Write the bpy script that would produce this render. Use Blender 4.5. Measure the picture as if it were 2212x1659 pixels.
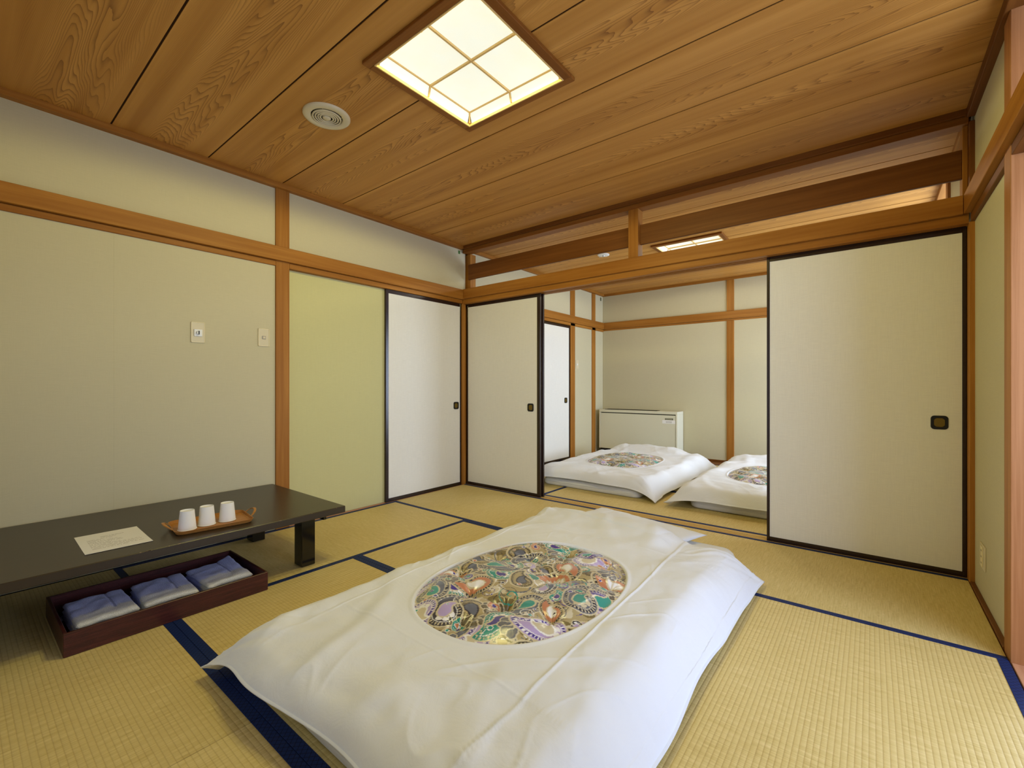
import bpy, bmesh, math, random
import numpy as np
from mathutils import Vector, Matrix, noise as mnoise

random.seed(7)
for o in list(bpy.data.objects):
    bpy.data.objects.remove(o)
SC = bpy.context.scene
COL = SC.collection

# ------------------------------------------------------------------ camera
cam = bpy.data.cameras.new('camera')
cam.lens = 971.5 / 2212 * 36.0
cam.sensor_width = 36.0
cam.sensor_fit = 'HORIZONTAL'
cam.shift_y = 4.6 / 2212
cam.clip_start = 0.02
camo = bpy.data.objects.new('camera', cam)
COL.objects.link(camo)
camo.location = (3.1725, -3.1877, 0.98)
camo.rotation_euler = (math.radians(90), 0, 0.6737)
SC.camera = camo

# ------------------------------------------------------------------ view, world, daylight
SC.view_settings.view_transform = 'Standard'
SC.view_settings.look = 'None'
SC.view_settings.gamma = 1.0
SC.view_settings.exposure = 0.0
SC.view_settings.use_curve_mapping = False

world = bpy.data.worlds.new('world')
SC.world = world
world.use_nodes = True
world.node_tree.nodes['Background'].inputs[0].default_value = (0.75, 0.87, 1.0, 1)
world.node_tree.nodes['Background'].inputs[1].default_value = 0.8


def area_light(name, loc, rot, sx, sy, power, col):
    l = bpy.data.lights.new(name, 'AREA')
    l.shape = 'RECTANGLE'
    l.size = sx
    l.size_y = sy
    l.energy = power
    l.color = col
    o = bpy.data.objects.new(name, l)
    o.location = loc
    o.rotation_euler = rot
    COL.objects.link(o)
    return o


# daylight of the paper covered veranda windows (cooler in the front room)
area_light('daylight_front_window', (4.66, -2.25, 1.15), (0, math.radians(90), 0), 1.7, 2.2, 50, (0.61, 0.79, 1.38))
area_light('daylight_far_window', (4.66, 1.75, 1.15), (0, math.radians(90), 0), 1.7, 2.2, 88, (0.80, 1.02, 1.46))


# weak bluish fill light added behind the viewpoint, no window stands there
area_light('rear_fill_light', (1.6, -3.44, 1.0), (math.radians(90), 0, 0), 2.0, 1.5, 3.5, (0.60, 0.88, 1.55))

# ------------------------------------------------------------------ material helpers
class NT:
    def __init__(self, name):
        self.m = bpy.data.materials.new(name)
        self.m.use_nodes = True
        self.t = self.m.node_tree
        self.b = self.t.nodes['Principled BSDF']

    def n(self, typ, **kw):
        nd = self.t.nodes.new(typ)
        for k, v in kw.items():
            if k.startswith('i_'):
                key = k[2:]
                nd.inputs[int(key) if key.isdigit() else key.replace('_', ' ')].default_value = v
            else:
                setattr(nd, k, v)
        return nd

    def l(self, a, b):
        self.t.links.new(a, b)

    def math(self, op, a, b=None, c=None, clamp=False):
        nd = self.t.nodes.new('ShaderNodeMath')
        nd.operation = op
        nd.use_clamp = clamp
        for i, v in enumerate((a, b, c)):
            if v is None:
                continue
            if isinstance(v, (int, float)):
                nd.inputs[i].default_value = v
            else:
                self.l(v, nd.inputs[i])
        return nd.outputs[0]

    def coords(self, scale=(1, 1, 1), rand=0.0):
        tc = self.n('ShaderNodeTexCoord')
        mp = self.n('ShaderNodeMapping')
        mp.inputs['Scale'].default_value = scale
        self.l(tc.outputs['Object'], mp.inputs['Vector'])
        if rand:
            oi = self.n('ShaderNodeObjectInfo')
            mu = self.n('ShaderNodeVectorMath', operation='SCALE')
            cx = self.n('ShaderNodeCombineXYZ')
            for k in range(3):
                self.l(self.math('MULTIPLY', oi.outputs['Random'], rand * (1 + k * 0.37)), cx.inputs[k])
            self.l(cx.outputs[0], mp.inputs['Location'])
        return mp.outputs['Vector']

    def noise(self, vec, scale, detail=2.0, rough=0.5, dist=0.0):
        nd = self.n('ShaderNodeTexNoise')
        nd.inputs['Scale'].default_value = scale
        nd.inputs['Detail'].default_value = detail
        nd.inputs['Roughness'].default_value = rough
        nd.inputs['Distortion'].default_value = dist
        if vec is not None:
            self.l(vec, nd.inputs['Vector'])
        return nd.outputs['Fac']

    def ramp(self, fac, stops):
        nd = self.n('ShaderNodeValToRGB')
        els = nd.color_ramp.elements
        els[0].position, els[0].color = stops[0][0], (*stops[0][1], 1)
        els[1].position, els[1].color = stops[-1][0], (*stops[-1][1], 1)
        for p, c in stops[1:-1]:
            e = els.new(p)
            e.color = (*c, 1)
        self.l(fac, nd.inputs[0])
        return nd.outputs[0]

    def mix(self, fac, a, b, mode='MIX'):
        nd = self.n('ShaderNodeMix', data_type='RGBA', blend_type=mode)
        for s, v in ((nd.inputs[0], fac), (nd.inputs[6], a), (nd.inputs[7], b)):
            if isinstance(v, (int, float)):
                s.default_value = v
            elif isinstance(v, tuple):
                s.default_value = (*v, 1)
            else:
                self.l(v, s)
        return nd.outputs[2]

    def color(self, c):
        if isinstance(c, tuple):
            self.b.inputs['Base Color'].default_value = (*c, 1)
        else:
            self.l(c, self.b.inputs['Base Color'])

    def rough(self, r):
        self.b.inputs['Roughness'].default_value = r

    def spec(self, v):
        self.b.inputs['Specular IOR Level'].default_value = v

    def bump(self, h, strength=0.3, dist=0.001):
        nd = self.n('ShaderNodeBump')
        nd.inputs['Strength'].default_value = strength
        nd.inputs['Distance'].default_value = dist
        self.l(h, nd.inputs['Height'])
        self.l(nd.outputs[0], self.b.inputs['Normal'])


def srgb(r, g, b):
    f = lambda c: (c / 255 / 12.92) if c / 255 <= 0.04045 else ((c / 255 + 0.055) / 1.055) ** 2.4
    return (f(r), f(g), f(b))


def mat_plain(name, col, rough=0.5, spec=0.5, metal=0.0, var=0.0, vscale=8):
    t = NT(name)
    if var:
        v = t.coords((1, 1, 1), 5)
        f = t.noise(v, vscale, 3)
        t.color(t.mix(f, tuple(c * (1 - var) for c in col), tuple(min(1, c * (1 + var)) for c in col)))
    else:
        t.color(col)
    t.rough(rough)
    t.spec(spec)
    t.b.inputs['Metallic'].default_value = metal
    return t.m


def mat_wood(name, axis, light, dark, grain=34, rough=0.5, spec=0.22):
    """straight grained timber, the grain runs along the given axis"""
    t = NT(name)
    sc = [grain, grain, grain]
    sc['xyz'.index(axis)] = 1.1
    v = t.coords(tuple(sc), 17)
    f = t.noise(v, 1.0, 5, 0.62, 0.3)
    sc2 = [5.0, 5.0, 5.0]
    sc2['xyz'.index(axis)] = 0.7
    v2 = t.coords(tuple(sc2), 9)
    g = t.noise(v2, 1.0, 2)
    h = t.math('ADD', t.math('MULTIPLY', f, 0.6), t.math('MULTIPLY', g, 0.4))
    t.color(t.ramp(h, [(0.34, dark), (0.52, tuple((a + b) / 2 for a, b in zip(light, dark))), (0.64, light)]))
    t.rough(rough)
    t.spec(spec)
    t.bump(f, 0.12, 0.0006)
    return t.m


ORL, ORD = srgb(176, 120, 48), srgb(140, 86, 24)
WOOD = {a: mat_wood('timber_' + a, a, ORL, ORD) for a in 'xyz'}
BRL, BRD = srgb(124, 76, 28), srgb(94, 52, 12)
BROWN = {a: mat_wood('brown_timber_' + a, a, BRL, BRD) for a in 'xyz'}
MIDW = {a: mat_wood('mid_timber_' + a, a, srgb(150, 96, 38), srgb(118, 68, 18)) for a in 'xyz'}
SILL = mat_wood('sill_timber', 'x', srgb(214, 182, 112), srgb(196, 158, 84), 50)
SILLY = mat_wood('sill_timber_y', 'y', srgb(200, 150, 112), srgb(176, 122, 84), 50)


def mat_ceiling():
    """cedar veneer: cathedral figure down the middle of each board, straight grain at its sides"""
    t = NT('cedar_ceiling_board')
    tc = t.n('ShaderNodeTexCoord')
    sep = t.n('ShaderNodeSeparateXYZ')
    t.l(tc.outputs['Object'], sep.inputs[0])
    oi = t.n('ShaderNodeObjectInfo')
    rnd = oi.outputs['Random']
    x, y = sep.outputs[0], sep.outputs[1]
    off = t.math('MULTIPLY', rnd, 37.0)
    yc = t.math('ADD', y, t.math('MULTIPLY', t.math('SUBTRACT', rnd, 0.5), 0.06))
    # low frequency wandering of the heart line
    cv = t.n('ShaderNodeCombineXYZ')
    t.l(t.math('ADD', x, off), cv.inputs[0])
    t.l(y, cv.inputs[1])
    t.l(off, cv.inputs[2])

    def nz(sx, sy, detail=2.0, rough=0.5):
        mp = t.n('ShaderNodeMapping')
        mp.inputs['Scale'].default_value = (sx, sy, 1)
        t.l(cv.outputs[0], mp.inputs[0])
        return t.noise(mp.outputs[0], 1.0, detail, rough)
    a = nz(0.75, 8.0, 1.5, 0.45)
    b = nz(3.2, 34.0, 2.0)
    q = t.math('MULTIPLY', t.math('POWER', t.math('ABSOLUTE', t.math('DIVIDE', yc, 0.22)), 1.7), 2.3)
    h = t.math('ADD', t.math('ADD', q, t.math('MULTIPLY', a, 1.9)),
               t.math('ADD', t.math('MULTIPLY', b, 0.085), t.math('MULTIPLY', t.math('ADD', x, off), 0.55)))
    ph = t.math('MULTIPLY', h, 16.0)
    fr = t.math('FRACT', ph)
    line = t.math('POWER', fr, 3.5)           # sharp late-wood edge on one side
    # lines fade towards the sides of the board
    side = t.math('SUBTRACT', 1.0, t.math('MULTIPLY', t.math('POWER', t.math('ABSOLUTE', t.math('DIVIDE', yc, 0.22)), 1.4), 1.05), clamp=True)
    fib = nz(1.3, 330.0, 3.0, 0.7)
    broad = nz(0.55, 16.0, 2.0)
    amt = t.math('ADD', t.math('MULTIPLY', side, 0.78), 0.07)
    f1 = t.math('MULTIPLY', line, amt)
    base = t.ramp(broad, [(0.3, srgb(184, 128, 54)), (0.5, srgb(202, 146, 68)), (0.7, srgb(216, 160, 80))])
    c1 = t.mix(f1, base, srgb(112, 66, 26))
    c2 = t.mix(t.math('MULTIPLY', fib, 0.34), c1, srgb(140, 90, 38))
    t.color(c2)
    t.rough(0.5)
    t.spec(0.3)
    t.bump(t.math('ADD', f1, t.math('MULTIPLY', fib, 0.2)), 0.1, 0.0006)
    return t.m


CEIL = mat_ceiling()


def mat_wallpaper(name, col, amt=0.06, yaxis=False):
    """woven paper: fine horizontal slubs crossed by fainter vertical threads"""
    t = NT(name)
    vh = t.coords((18, 18, 520), 0)
    vv = t.coords((420, 420, 14), 0)
    h = t.noise(vh, 1.0, 2, 0.6)
    w = t.noise(vv, 1.0, 2, 0.6)
    g = t.noise(t.coords((1.3, 1.3, 1.3), 0), 1.0, 2)
    f = t.math('ADD', t.math('MULTIPLY', h, 0.6), t.math('MULTIPLY', w, 0.4))
    lo = tuple(c * (1 - amt * 2) for c in col)
    hi = tuple(min(1, c * (1 + amt * 2)) for c in col)
    c = t.mix(f, lo, hi)
    c = t.mix(t.math('MULTIPLY', g, 0.35), c, tuple(x * k for x, k in zip(col, (0.93, 0.93, 0.88))))
    t.color(c)
    t.rough(0.72)
    t.spec(0.2)
    t.bump(f, 0.25, 0.0005)
    return t.m


WALLP = mat_wallpaper('wall_paper', srgb(200, 191, 156))
OLIVEP = mat_wallpaper('olive_wall_paper', srgb(202, 196, 140))
FUSUMA = mat_wallpaper('fusuma_paper', srgb(234, 231, 218), 0.08)


def mat_tatami(name, axis):
    """woven rush: ribs run along the long axis of the mat, rushes across"""
    t = NT(name)
    tc = t.n('ShaderNodeTexCoord')
    sep = t.n('ShaderNodeSeparateXYZ')
    t.l(tc.outputs['Object'], sep.inputs[0])
    lng, crs = (0, 1) if axis == 'x' else (1, 0)
    L, Cc = sep.outputs[lng], sep.outputs[crs]
    k = t.math('MULTIPLY', Cc, 1 / 0.0148)
    cell = t.math('FLOOR', k)
    fr = t.math('SUBTRACT', t.math('FRACT', k), 0.5)
    rib = t.math('SUBTRACT', 1.0, t.math('POWER', t.math('ABSOLUTE', t.math('MULTIPLY', fr, 2.0)), 2.5))
    # rushes: thin lines across the mat, shifted by half a step from rib to rib
    half = t.math('MULTIPLY', t.math('MODULO', cell, 2.0), 0.5)
    rk = t.math('ADD', t.math('MULTIPLY', L, 1 / 0.0021), half)
    rfr = t.math('ABSOLUTE', t.math('SUBTRACT', t.math('FRACT', rk), 0.5))
    cv = t.n('ShaderNodeCombineXYZ')
    t.l(t.math('MULTIPLY', L, 300.0), cv.inputs[0])
    t.l(t.math('MULTIPLY', Cc, 9.0), cv.inputs[1])
    straw = t.noise(cv.outputs[0], 1.0, 2, 0.6)
    cv2 = t.n('ShaderNodeCombineXYZ')
    t.l(t.math('MULTIPLY', L, 60.0), cv2.inputs[0])
    t.l(cell, cv2.inputs[1])
    tone = t.noise(cv2.outputs[0], 1.0, 2)
    oi = t.n('ShaderNodeObjectInfo')
    big = t.noise(t.coords((1.2, 1.2, 1.2), 3), 1.0, 2)
    f = t.math('ADD', t.math('ADD', t.math('MULTIPLY', straw, 0.5), t.math('MULTIPLY', tone, 0.25)), t.math('MULTIPLY', big, 0.25))
    c = t.ramp(f, [(0.3, srgb(190, 164, 92)), (0.5, srgb(215, 193, 124)), (0.68, srgb(232, 211, 148))])
    edge = t.math('POWER', t.math('ABSOLUTE', t.math('MULTIPLY', fr, 2.0)), 7.0)
    c = t.mix(t.math('MULTIPLY', edge, 0.34), c, srgb(150, 112, 44))
    t.color(c)
    t.rough(0.55)
    t.spec(0.3)
    hgt = t.math('ADD', t.math('MULTIPLY', rib, 1.0), t.math('MULTIPLY', straw, 0.28))
    t.bump(hgt, 0.5, 0.0016)
    return t.m


TATAMI = {a: mat_tatami('tatami_rush_' + a, a) for a in 'xy'}


def mat_heri():
    t = NT('navy_border_cloth')
    tc = t.n('ShaderNodeTexCoord')
    sep = t.n('ShaderNodeSeparateXYZ')
    t.l(tc.outputs['Object'], sep.inputs[0])
    x, y = sep.outputs[0], sep.outputs[1]
    out = None
    for s in (1, -1):
        d = t.math('ADD', x, t.math('MULTIPLY', y, s))
        fr = t.math('ABSOLUTE', t.math('SUBTRACT', t.math('FRACT', t.math('MULTIPLY', d, 1 / 0.019)), 0.5))
        ln = t.math('LESS_THAN', fr, 0.06)
        out = ln if out is None else t.math('MAXIMUM', out, ln)
    c = t.mix(out, srgb(22, 44, 96), srgb(9, 18, 44))
    t.color(c)
    t.rough(0.6)
    t.spec(0.25)
    t.bump(out, 0.2, 0.0004)
    return t.m


HERI = mat_heri()
LACQ = mat_plain('black_door_lacquer', srgb(40, 24, 18), 0.25, 0.5)
DARK = mat_plain('dark_recess', srgb(20, 15, 10), 0.8)
SEAM = mat_plain('brown_joint_shadow', srgb(54, 32, 14), 0.8, 0.1)
BRASS = mat_plain('aged_brass', srgb(120, 98, 34), 0.4, 0.5, 0.6)
IRON = mat_plain('blackened_metal', srgb(28, 26, 24), 0.35, 0.5, 0.4)
WHITEP = mat_plain('white_plastic', srgb(232, 232, 226), 0.35)
BEIGEP = mat_plain('beige_plastic', srgb(212, 200, 164), 0.4)


def mat_table():
    t = NT('black_brown_lacquer')
    v = t.coords((0.9, 40, 40), 0)
    f = t.noise(t.coords((30, 1.2, 30), 0), 1.0, 4, 0.6)
    t.color(t.mix(f, srgb(44, 36, 24), srgb(58, 46, 32)))
    t.rough(0.33)
    t.spec(0.55)
    t.bump(f, 0.05, 0.0004)
    return t.m


TABLE = mat_table()
TLEG = mat_plain('black_gloss_lacquer', srgb(20, 17, 12), 0.12, 0.6)


def mat_box():
    t = NT('red_brown_lacquered_wood')
    f = t.noise(t.coords((6, 6, 120), 0), 1.0, 5, 0.65, 1.2)
    g = t.noise(t.coords((400, 400, 400), 0), 1.0, 1)
    sp = t.math('GREATER_THAN', g, 0.70)
    c = t.ramp(f, [(0.35, srgb(52, 20, 18)), (0.55, srgb(74, 30, 26)), (0.7, srgb(88, 40, 34))])
    c = t.mix(t.math('MULTIPLY', sp, 0.35), c, srgb(150, 90, 74))
    t.color(c)
    t.rough(0.35)
    t.bump(f, 0.25, 0.0006)
    return t.m


BOXM = mat_box()


def mat_cotton(name, col, weave=900):
    t = NT(name)
    g = t.noise(t.coords((2.5, 2.5, 2.5), 0), 1.0, 3)
    t.color(t.mix(g, tuple(c * 0.97 for c in col), col))
    t.rough(0.75)
    t.spec(0.15)
    t.b.inputs['Sheen Weight'].default_value = 0.15
    w = t.noise(t.coords((weave,) * 3, 0), 1.0, 1)
    cr = t.noise(t.coords((14, 14, 14), 0), 1.0, 4, 0.6, 0.6)
    t.bump(t.math('ADD', t.math('MULTIPLY', w, 0.06), cr), 0.34, 0.006)
    return t.m


COTTON = mat_cotton('white_cotton', srgb(231, 233, 231))
COTTON2 = mat_cotton('offwhite_cotton', srgb(224, 222, 210))


def mat_quilt():
    t = NT('printed_satin')
    a = t.n('ShaderNodeAttribute', attribute_name='print')
    t.color(a.outputs['Color'])
    t.rough(0.27)
    t.spec(0.7)
    t.b.inputs['Sheen Weight'].default_value = 0.2
    w = t.noise(t.coords((40, 40, 40), 0), 1.0, 3)
    t.bump(w, 0.25, 0.004)
    return t.m


QUILT = mat_quilt()


def mat_towel():
    t = NT('towel_cotton_blue_fading_to_cream')
    tc = t.n('ShaderNodeTexCoord')
    sep = t.n('ShaderNodeSeparateXYZ')
    t.l(tc.outputs['Object'], sep.inputs[0])
    nz = t.noise(t.coords((9, 30, 9), 2), 1.0, 3)
    f = t.math('ADD', t.math('MULTIPLY', sep.outputs[0], 6.5), t.math('MULTIPLY', t.math('SUBTRACT', nz, 0.5), 0.35))
    c = t.ramp(f, [(0.0, srgb(192, 200, 248)), (0.20, srgb(206, 213, 252)), (0.38, srgb(246, 244, 232)), (1.0, srgb(248, 245, 230))])
    lines = t.math('LESS_THAN', t.math('ABSOLUTE', t.math('ADD', sep.outputs[1], -0.035)), 0.004)
    c = t.mix(t.math('MULTIPLY', t.math('MULTIPLY', lines, t.math('LESS_THAN', f, 0.33)), 0.6), c, srgb(118, 122, 176))
    t.color(c)
    t.rough(0.95)
    t.spec(0.05)
    t.b.inputs['Sheen Weight'].default_value = 0.3
    ter = t.noise(t.coords((260, 260, 260), 0), 1.0, 2, 0.7)
    t.bump(ter, 0.9, 0.005)
    return t.m


TOWEL = mat_towel()
TRAYM = mat_wood('bentwood_tray', 'y', srgb(190, 136, 70), srgb(160, 104, 44), 45, 0.35)
PAPERC = mat_plain('white_card', srgb(240, 238, 228), 0.6, 0.3)
PAPER = mat_plain('notice_paper', srgb(236, 234, 226), 0.7, 0.2)
INK = mat_plain('grey_ink', srgb(150, 142, 126), 0.8, 0.1)
FCU = mat_plain('ivory_painted_steel', srgb(214, 210, 184), 0.45, 0.4)
CHROME = mat_plain('bright_metal', srgb(210, 210, 205), 0.2, 0.5, 0.9)
GREEN = mat_plain('green_sticker', srgb(70, 110, 40), 0.6)
ENG = mat_plain('veranda_flooring', srgb(222, 205, 186), 0.6, 0.3, 0, 0.05, 3)
PLASTER = mat_plain('veranda_plaster', srgb(226, 208, 178), 0.8, 0.2)
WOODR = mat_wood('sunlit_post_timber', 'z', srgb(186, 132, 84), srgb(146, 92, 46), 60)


def mat_lamp():
    t = NT('glowing_washi_diffuser')
    f = t.noise(t.coords((16, 16, 16), 0), 1.0, 4, 0.6, 0.5)
    g = t.noise(t.coords((2.0, 2.0, 2.0), 0), 1.0, 1)
    c = t.mix(f, (0.98, 0.93, 0.68), (0.90, 0.97, 0.88))
    t.color((0.45, 0.44, 0.38))
    t.l(c, t.b.inputs['Emission Color'])
    t.b.inputs['Emission Strength'].default_value = 0.80
    t.rough(0.7)
    return t.m


LAMP = mat_lamp()


# ------------------------------------------------------------------ object helpers
def tag(o, label=None, cat=None, group=None, kind=None):
    if label:
        o['label'] = label
    if cat:
        o['category'] = cat
    if group:
        o['group'] = group
    if kind:
        o['kind'] = kind
    return o


def empty(name, loc=(0, 0, 0), rz=0.0, parent=None):
    o = bpy.data.objects.new(name, None)
    o.empty_display_size = 0.1
    o.location = loc
    o.rotation_euler = (0, 0, rz)
    if parent:
        o.parent = parent
    COL.objects.link(o)
    return o


def obj(name, bm, m, parent=None, smooth=False, loc=None):
    """link a bmesh as one object; with loc the mesh (given in parent space) is re-centred there"""
    if loc is not None:
        bmesh.ops.translate(bm, verts=bm.verts, vec=-Vector(loc))
    bm.normal_update()
    me = bpy.data.meshes.new(name)
    bm.to_mesh(me)
    bm.free()
    if isinstance(m, (list, tuple)):
        for k in m:
            me.materials.append(k)
    else:
        me.materials.append(m)
    if smooth:
        for p in me.polygons:
            p.use_smooth = True
    o = bpy.data.objects.new(name, me)
    if loc is not None:
        o.location = loc
    if parent:
        o.parent = parent
    COL.objects.link(o)
    return o


def add_box(bm, x0, x1, y0, y1, z0, z1, bev=0.0, mi=0):
    vs = [bm.verts.new(p) for p in ((x0, y0, z0), (x1, y0, z0), (x1, y1, z0), (x0, y1, z0),
                                    (x0, y0, z1), (x1, y0, z1), (x1, y1, z1), (x0, y1, z1))]
    fs = [bm.faces.new([vs[i] for i in q]) for q in
          ((0, 3, 2, 1), (4, 5, 6, 7), (0, 1, 5, 4), (1, 2, 6, 5), (2, 3, 7, 6), (3, 0, 4, 7))]
    for f in fs:
        f.material_index = mi
    if bev > 0:
        es = list({e for f in fs for e in f.edges})
        r = bmesh.ops.bevel(bm, geom=es, offset=bev, segments=1, affect='EDGES', profile=0.5)
        for f in r['faces']:
            f.material_index = mi
    return bm


def bx(*a, **k):
    return add_box(bmesh.new(), *a, **k)


def box(name, x0, x1, y0, y1, z0, z1, m, parent=None, bev=0.0015, centre=True):
    c = ((x0 + x1) / 2, (y0 + y1) / 2, (z0 + z1) / 2) if centre else None
    return obj(name, bx(x0, x1, y0, y1, z0, z1, bev=bev), m, parent, loc=c)


def add_cyl(bm, p0, p1, r0, r1=None, seg=24, cap=True, mi=0):
    r1 = r0 if r1 is None else r1
    p0, p1 = Vector(p0), Vector(p1)
    d = (p1 - p0).normalized()
    a = d.orthogonal().normalized()
    b = d.cross(a)
    A, B = [], []
    for i in range(seg):
        t = 2 * math.pi * i / seg
        o = a * math.cos(t) + b * math.sin(t)
        A.append(bm.verts.new(p0 + o * r0))
        B.append(bm.verts.new(p1 + o * r1))
    for i in range(seg):
        j = (i + 1) % seg
        bm.faces.new((A[i], A[j], B[j], B[i])).material_index = mi
    if cap:
        bm.faces.new(A[::-1]).material_index = mi
        bm.faces.new(B).material_index = mi
    return bm


def add_lathe(bm, prof, seg=32, axis_origin=(0, 0, 0), mi=0, close=False):
    ox, oy, oz = axis_origin
    rings = []
    for r, z in prof:
        if r < 1e-6:
            rings.append([bm.verts.new((ox, oy, oz + z))])
        else:
            rings.append([bm.verts.new((ox + r * math.cos(2 * math.pi * i / seg), oy + r * math.sin(2 * math.pi * i / seg), oz + z)) for i in range(seg)])
    for A, B in zip(rings, rings[1:]):
        for i in range(seg):
            j = (i + 1) % seg
            a = [A[0], A[0]] if len(A) == 1 else [A[i], A[j]]
            b = [B[0], B[0]] if len(B) == 1 else [B[i], B[j]]
            vs = []
            for v in (a[0], a[1], b[1], b[0]):
                if v not in vs:
                    vs.append(v)
            if len(vs) > 2:
                bm.faces.new(vs).material_index = mi
    return bm


TRIM = [0]


def trim(x0, x1, y0, y1, z0, z1, m, label, bev=0.002, cat='beam'):
    TRIM[0] += 1
    o = box('trim_%d' % TRIM[0], x0, x1, y0, y1, z0, z1, m, bev=bev)
    return tag(o, label, cat, kind='structure')


# ------------------------------------------------------------------ setting: floor and tatami
ZC = 2.366
X1 = 3.56
YR = -3.50
YF = 3.011

fl = box('floor', -0.2, 3.70, YR - 0.1, YF + 0.15, -0.09, -0.045, DARK, bev=0)
tag(fl, 'tatami matted floor running through both rooms', 'floor', kind='structure')


def mat_piece(x0, x1, y0, y1, axis):
    g = 0.0008
    x0, x1, y0, y1 = x0 + g, x1 - g, y0 + g, y1 - g
    c = ((x0 + x1) / 2, (y0 + y1) / 2, -0.0225)
    fc = Vector(fl.location)
    e = 0.0022
    ex, ey = (0, e) if axis == 'x' else (e, 0)
    o = obj('tatami_mat', bx(x0 + ex, x1 - ex, y0 + ey, y1 - ey, -0.045, 0.0, bev=0.0012), TATAMI[axis], None, loc=c)
    o.parent = fl
    o.location = Vector(c) - fc
    hw = 0.031
    rects = ([(x0, x1, y0, y0 + hw), (x0, x1, y1 - hw, y1)] if axis == 'x' else
             [(x0, x0 + hw, y0, y1), (x1 - hw, x1, y0, y1)])
    for r in rects:
        b = obj('border', bx(r[0], r[1], r[2], r[3], -0.020, 0.0012, bev=0.0006), HERI, o,
                loc=None)
        b.location = -Vector(c)
        # keep the world position: mesh is in world space, the parent sits at c
    return o


RY = [0.045, -0.832, -1.722, -2.607, YR]
mat_piece(0.0, 1.76, RY[1], RY[0], 'x')
mat_piece(1.76, 3.556, RY[1], RY[0], 'x')
mat_piece(0.0, 0.868, RY[3], RY[1], 'y')
mat_piece(0.868, 2.66, RY[2], RY[1], 'x')
mat_piece(0.868, 2.66, RY[3], RY[2], 'x')
mat_piece(2.66, 3.557, RY[3], RY[1], 'y')
mat_piece(0.0, 1.76, RY[4], RY[3], 'x')
mat_piece(1.76, 3.556, RY[4], RY[3], 'x')
mat_piece(0.0, 0.868, 0.145, 1.885, 'y')
mat_piece(0.868, 2.66, 0.145, 1.01, 'x')
mat_piece(0.868, 2.66, 1.01, 1.885, 'x')
mat_piece(2.66, 3.556, 0.145, 1.885, 'y')
mat_piece(0.0, 1.76, 1.885, 2.772, 'x')
mat_piece(1.76, 3.556, 1.885, 2.772, 'x')

# grooved threshold between the rooms
bm = bmesh.new()
for (a, b, z) in ((.046, .056, 0.0), (.056, .076, -.004), (.076, .090, 0.0), (.090, .110, -.004), (.110, .1445, 0.0)):
    add_box(bm, -0.01, 3.57, a, b, -0.045, z, bev=0.0004)
tag(obj('trim_threshold', bm, SILL), 'pale grooved wooden threshold between the two tatami rooms', 'threshold', kind='structure')
bm = bmesh.new()
for (a, b, z) in ((-.0006, -.010, 0.0), (-.010, -.030, -.004), (-.030, -.038, 0.0), (-.038, -.058, -.004), (-.058, -.075, 0)):
    add_box(bm, b, a, -1.70, 0.045, -0.045, z, bev=0.0004)
tag(obj('trim_threshold', bm, SILLY), 'pale wooden floor track under the sliding door at the left wall', 'threshold', kind='structure')
tag(box('trim_floor_board', -0.012, 3.57, 2.7725, YF, -0.045, 0.004, BROWN['x']), 'brown floor board along the far wall behind the far futons', 'board', kind='structure')
tag(box('trim_sill', 3.562, 3.69, YR, -0.832, -0.045, -0.002, SILLY), 'pinkish wooden sill between tatami and veranda, front room', 'sill', kind='structure')
tag(box('trim_sill', 3.562, 3.69, 0.94, YF, -0.045, -0.002, SILLY), 'wooden sill between tatami and veranda, far room', 'sill', kind='structure')
tag(box('floor_veranda', 3.691, 4.80, YR - 0.1, YF + 0.15, -0.06, -0.006, ENG), 'pale veranda floor beyond the opening at the right', 'floor', kind='structure')

# ------------------------------------------------------------------ ceilings
ce = box('ceiling', -0.2, 3.70, YR - 0.1, YF + 0.15, ZC + 0.060, ZC + 0.09, DARK, bev=0)
HOLES = [(1.806 - .294, 1.806 + .294, -1.762 - .294, -1.762 + .294), (1.800 - .294, 1.800 + .294, 1.46 - .294, 1.46 + .294)]
tag(ce, 'cedar boarded ceiling over both rooms', 'ceiling', kind='structure')


def board(y0, y1):
    g = 0.0040
    c = Vector((1.78, (y0 + y1) / 2, ZC + 0.006))
    y0, y1 = y0 + g, y1 - g
    rects = [(-0.02, 3.58, y0, y1)]
    for (hx0, hx1, hy0, hy1) in HOLES:
        if hy0 < y1 and hy1 > y0:
            rects = [(-0.02, hx0, y0, y1), (hx1, 3.58, y0, y1)]
            if hy0 > y0:
                rects.append((hx0, hx1, y0, hy0))
            if hy1 < y1:
                rects.append((hx0, hx1, hy1, y1))
    bm = bmesh.new()
    for r in rects:
        add_box(bm, r[0], r[1], r[2], r[3], ZC, ZC + 0.012)
    o = obj('ceiling_board', bm, CEIL, None, loc=c)
    # dark strip that closes the joint from above
    bm = bmesh.new()
    for r in rects:
        if r[1] - r[0] > .6:
            add_box(bm, r[0], r[1], y1 + .0001, y1 + 2 * g - .0001, ZC + 0.003, ZC + 0.014)
    st = obj('joint_strip', bm, SEAM, o)
    st.location = -c
    o.parent = ce
    o.location = c - ce.location
    return o


ys = [0.0, -0.437, -0.880, -1.318, -1.764, -2.205, -2.652, -3.095, YR]
for a, b in zip(ys[1:], ys):
    board(a, b)
ys2 = [0.13, 0.425, 0.868, 1.312, 1.755, 2.20, 2.645, YF]
for a, b in zip(ys2, ys2[1:]):
    board(a, b)

# ------------------------------------------------------------------ walls
wl = box('wall_left', -0.2, -0.078, YR - 0.1, 3.16, -0.05, 2.42, DARK, bev=0)
tag(wl, 'cream papered wall behind the low table', 'wall', kind='structure')


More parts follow.
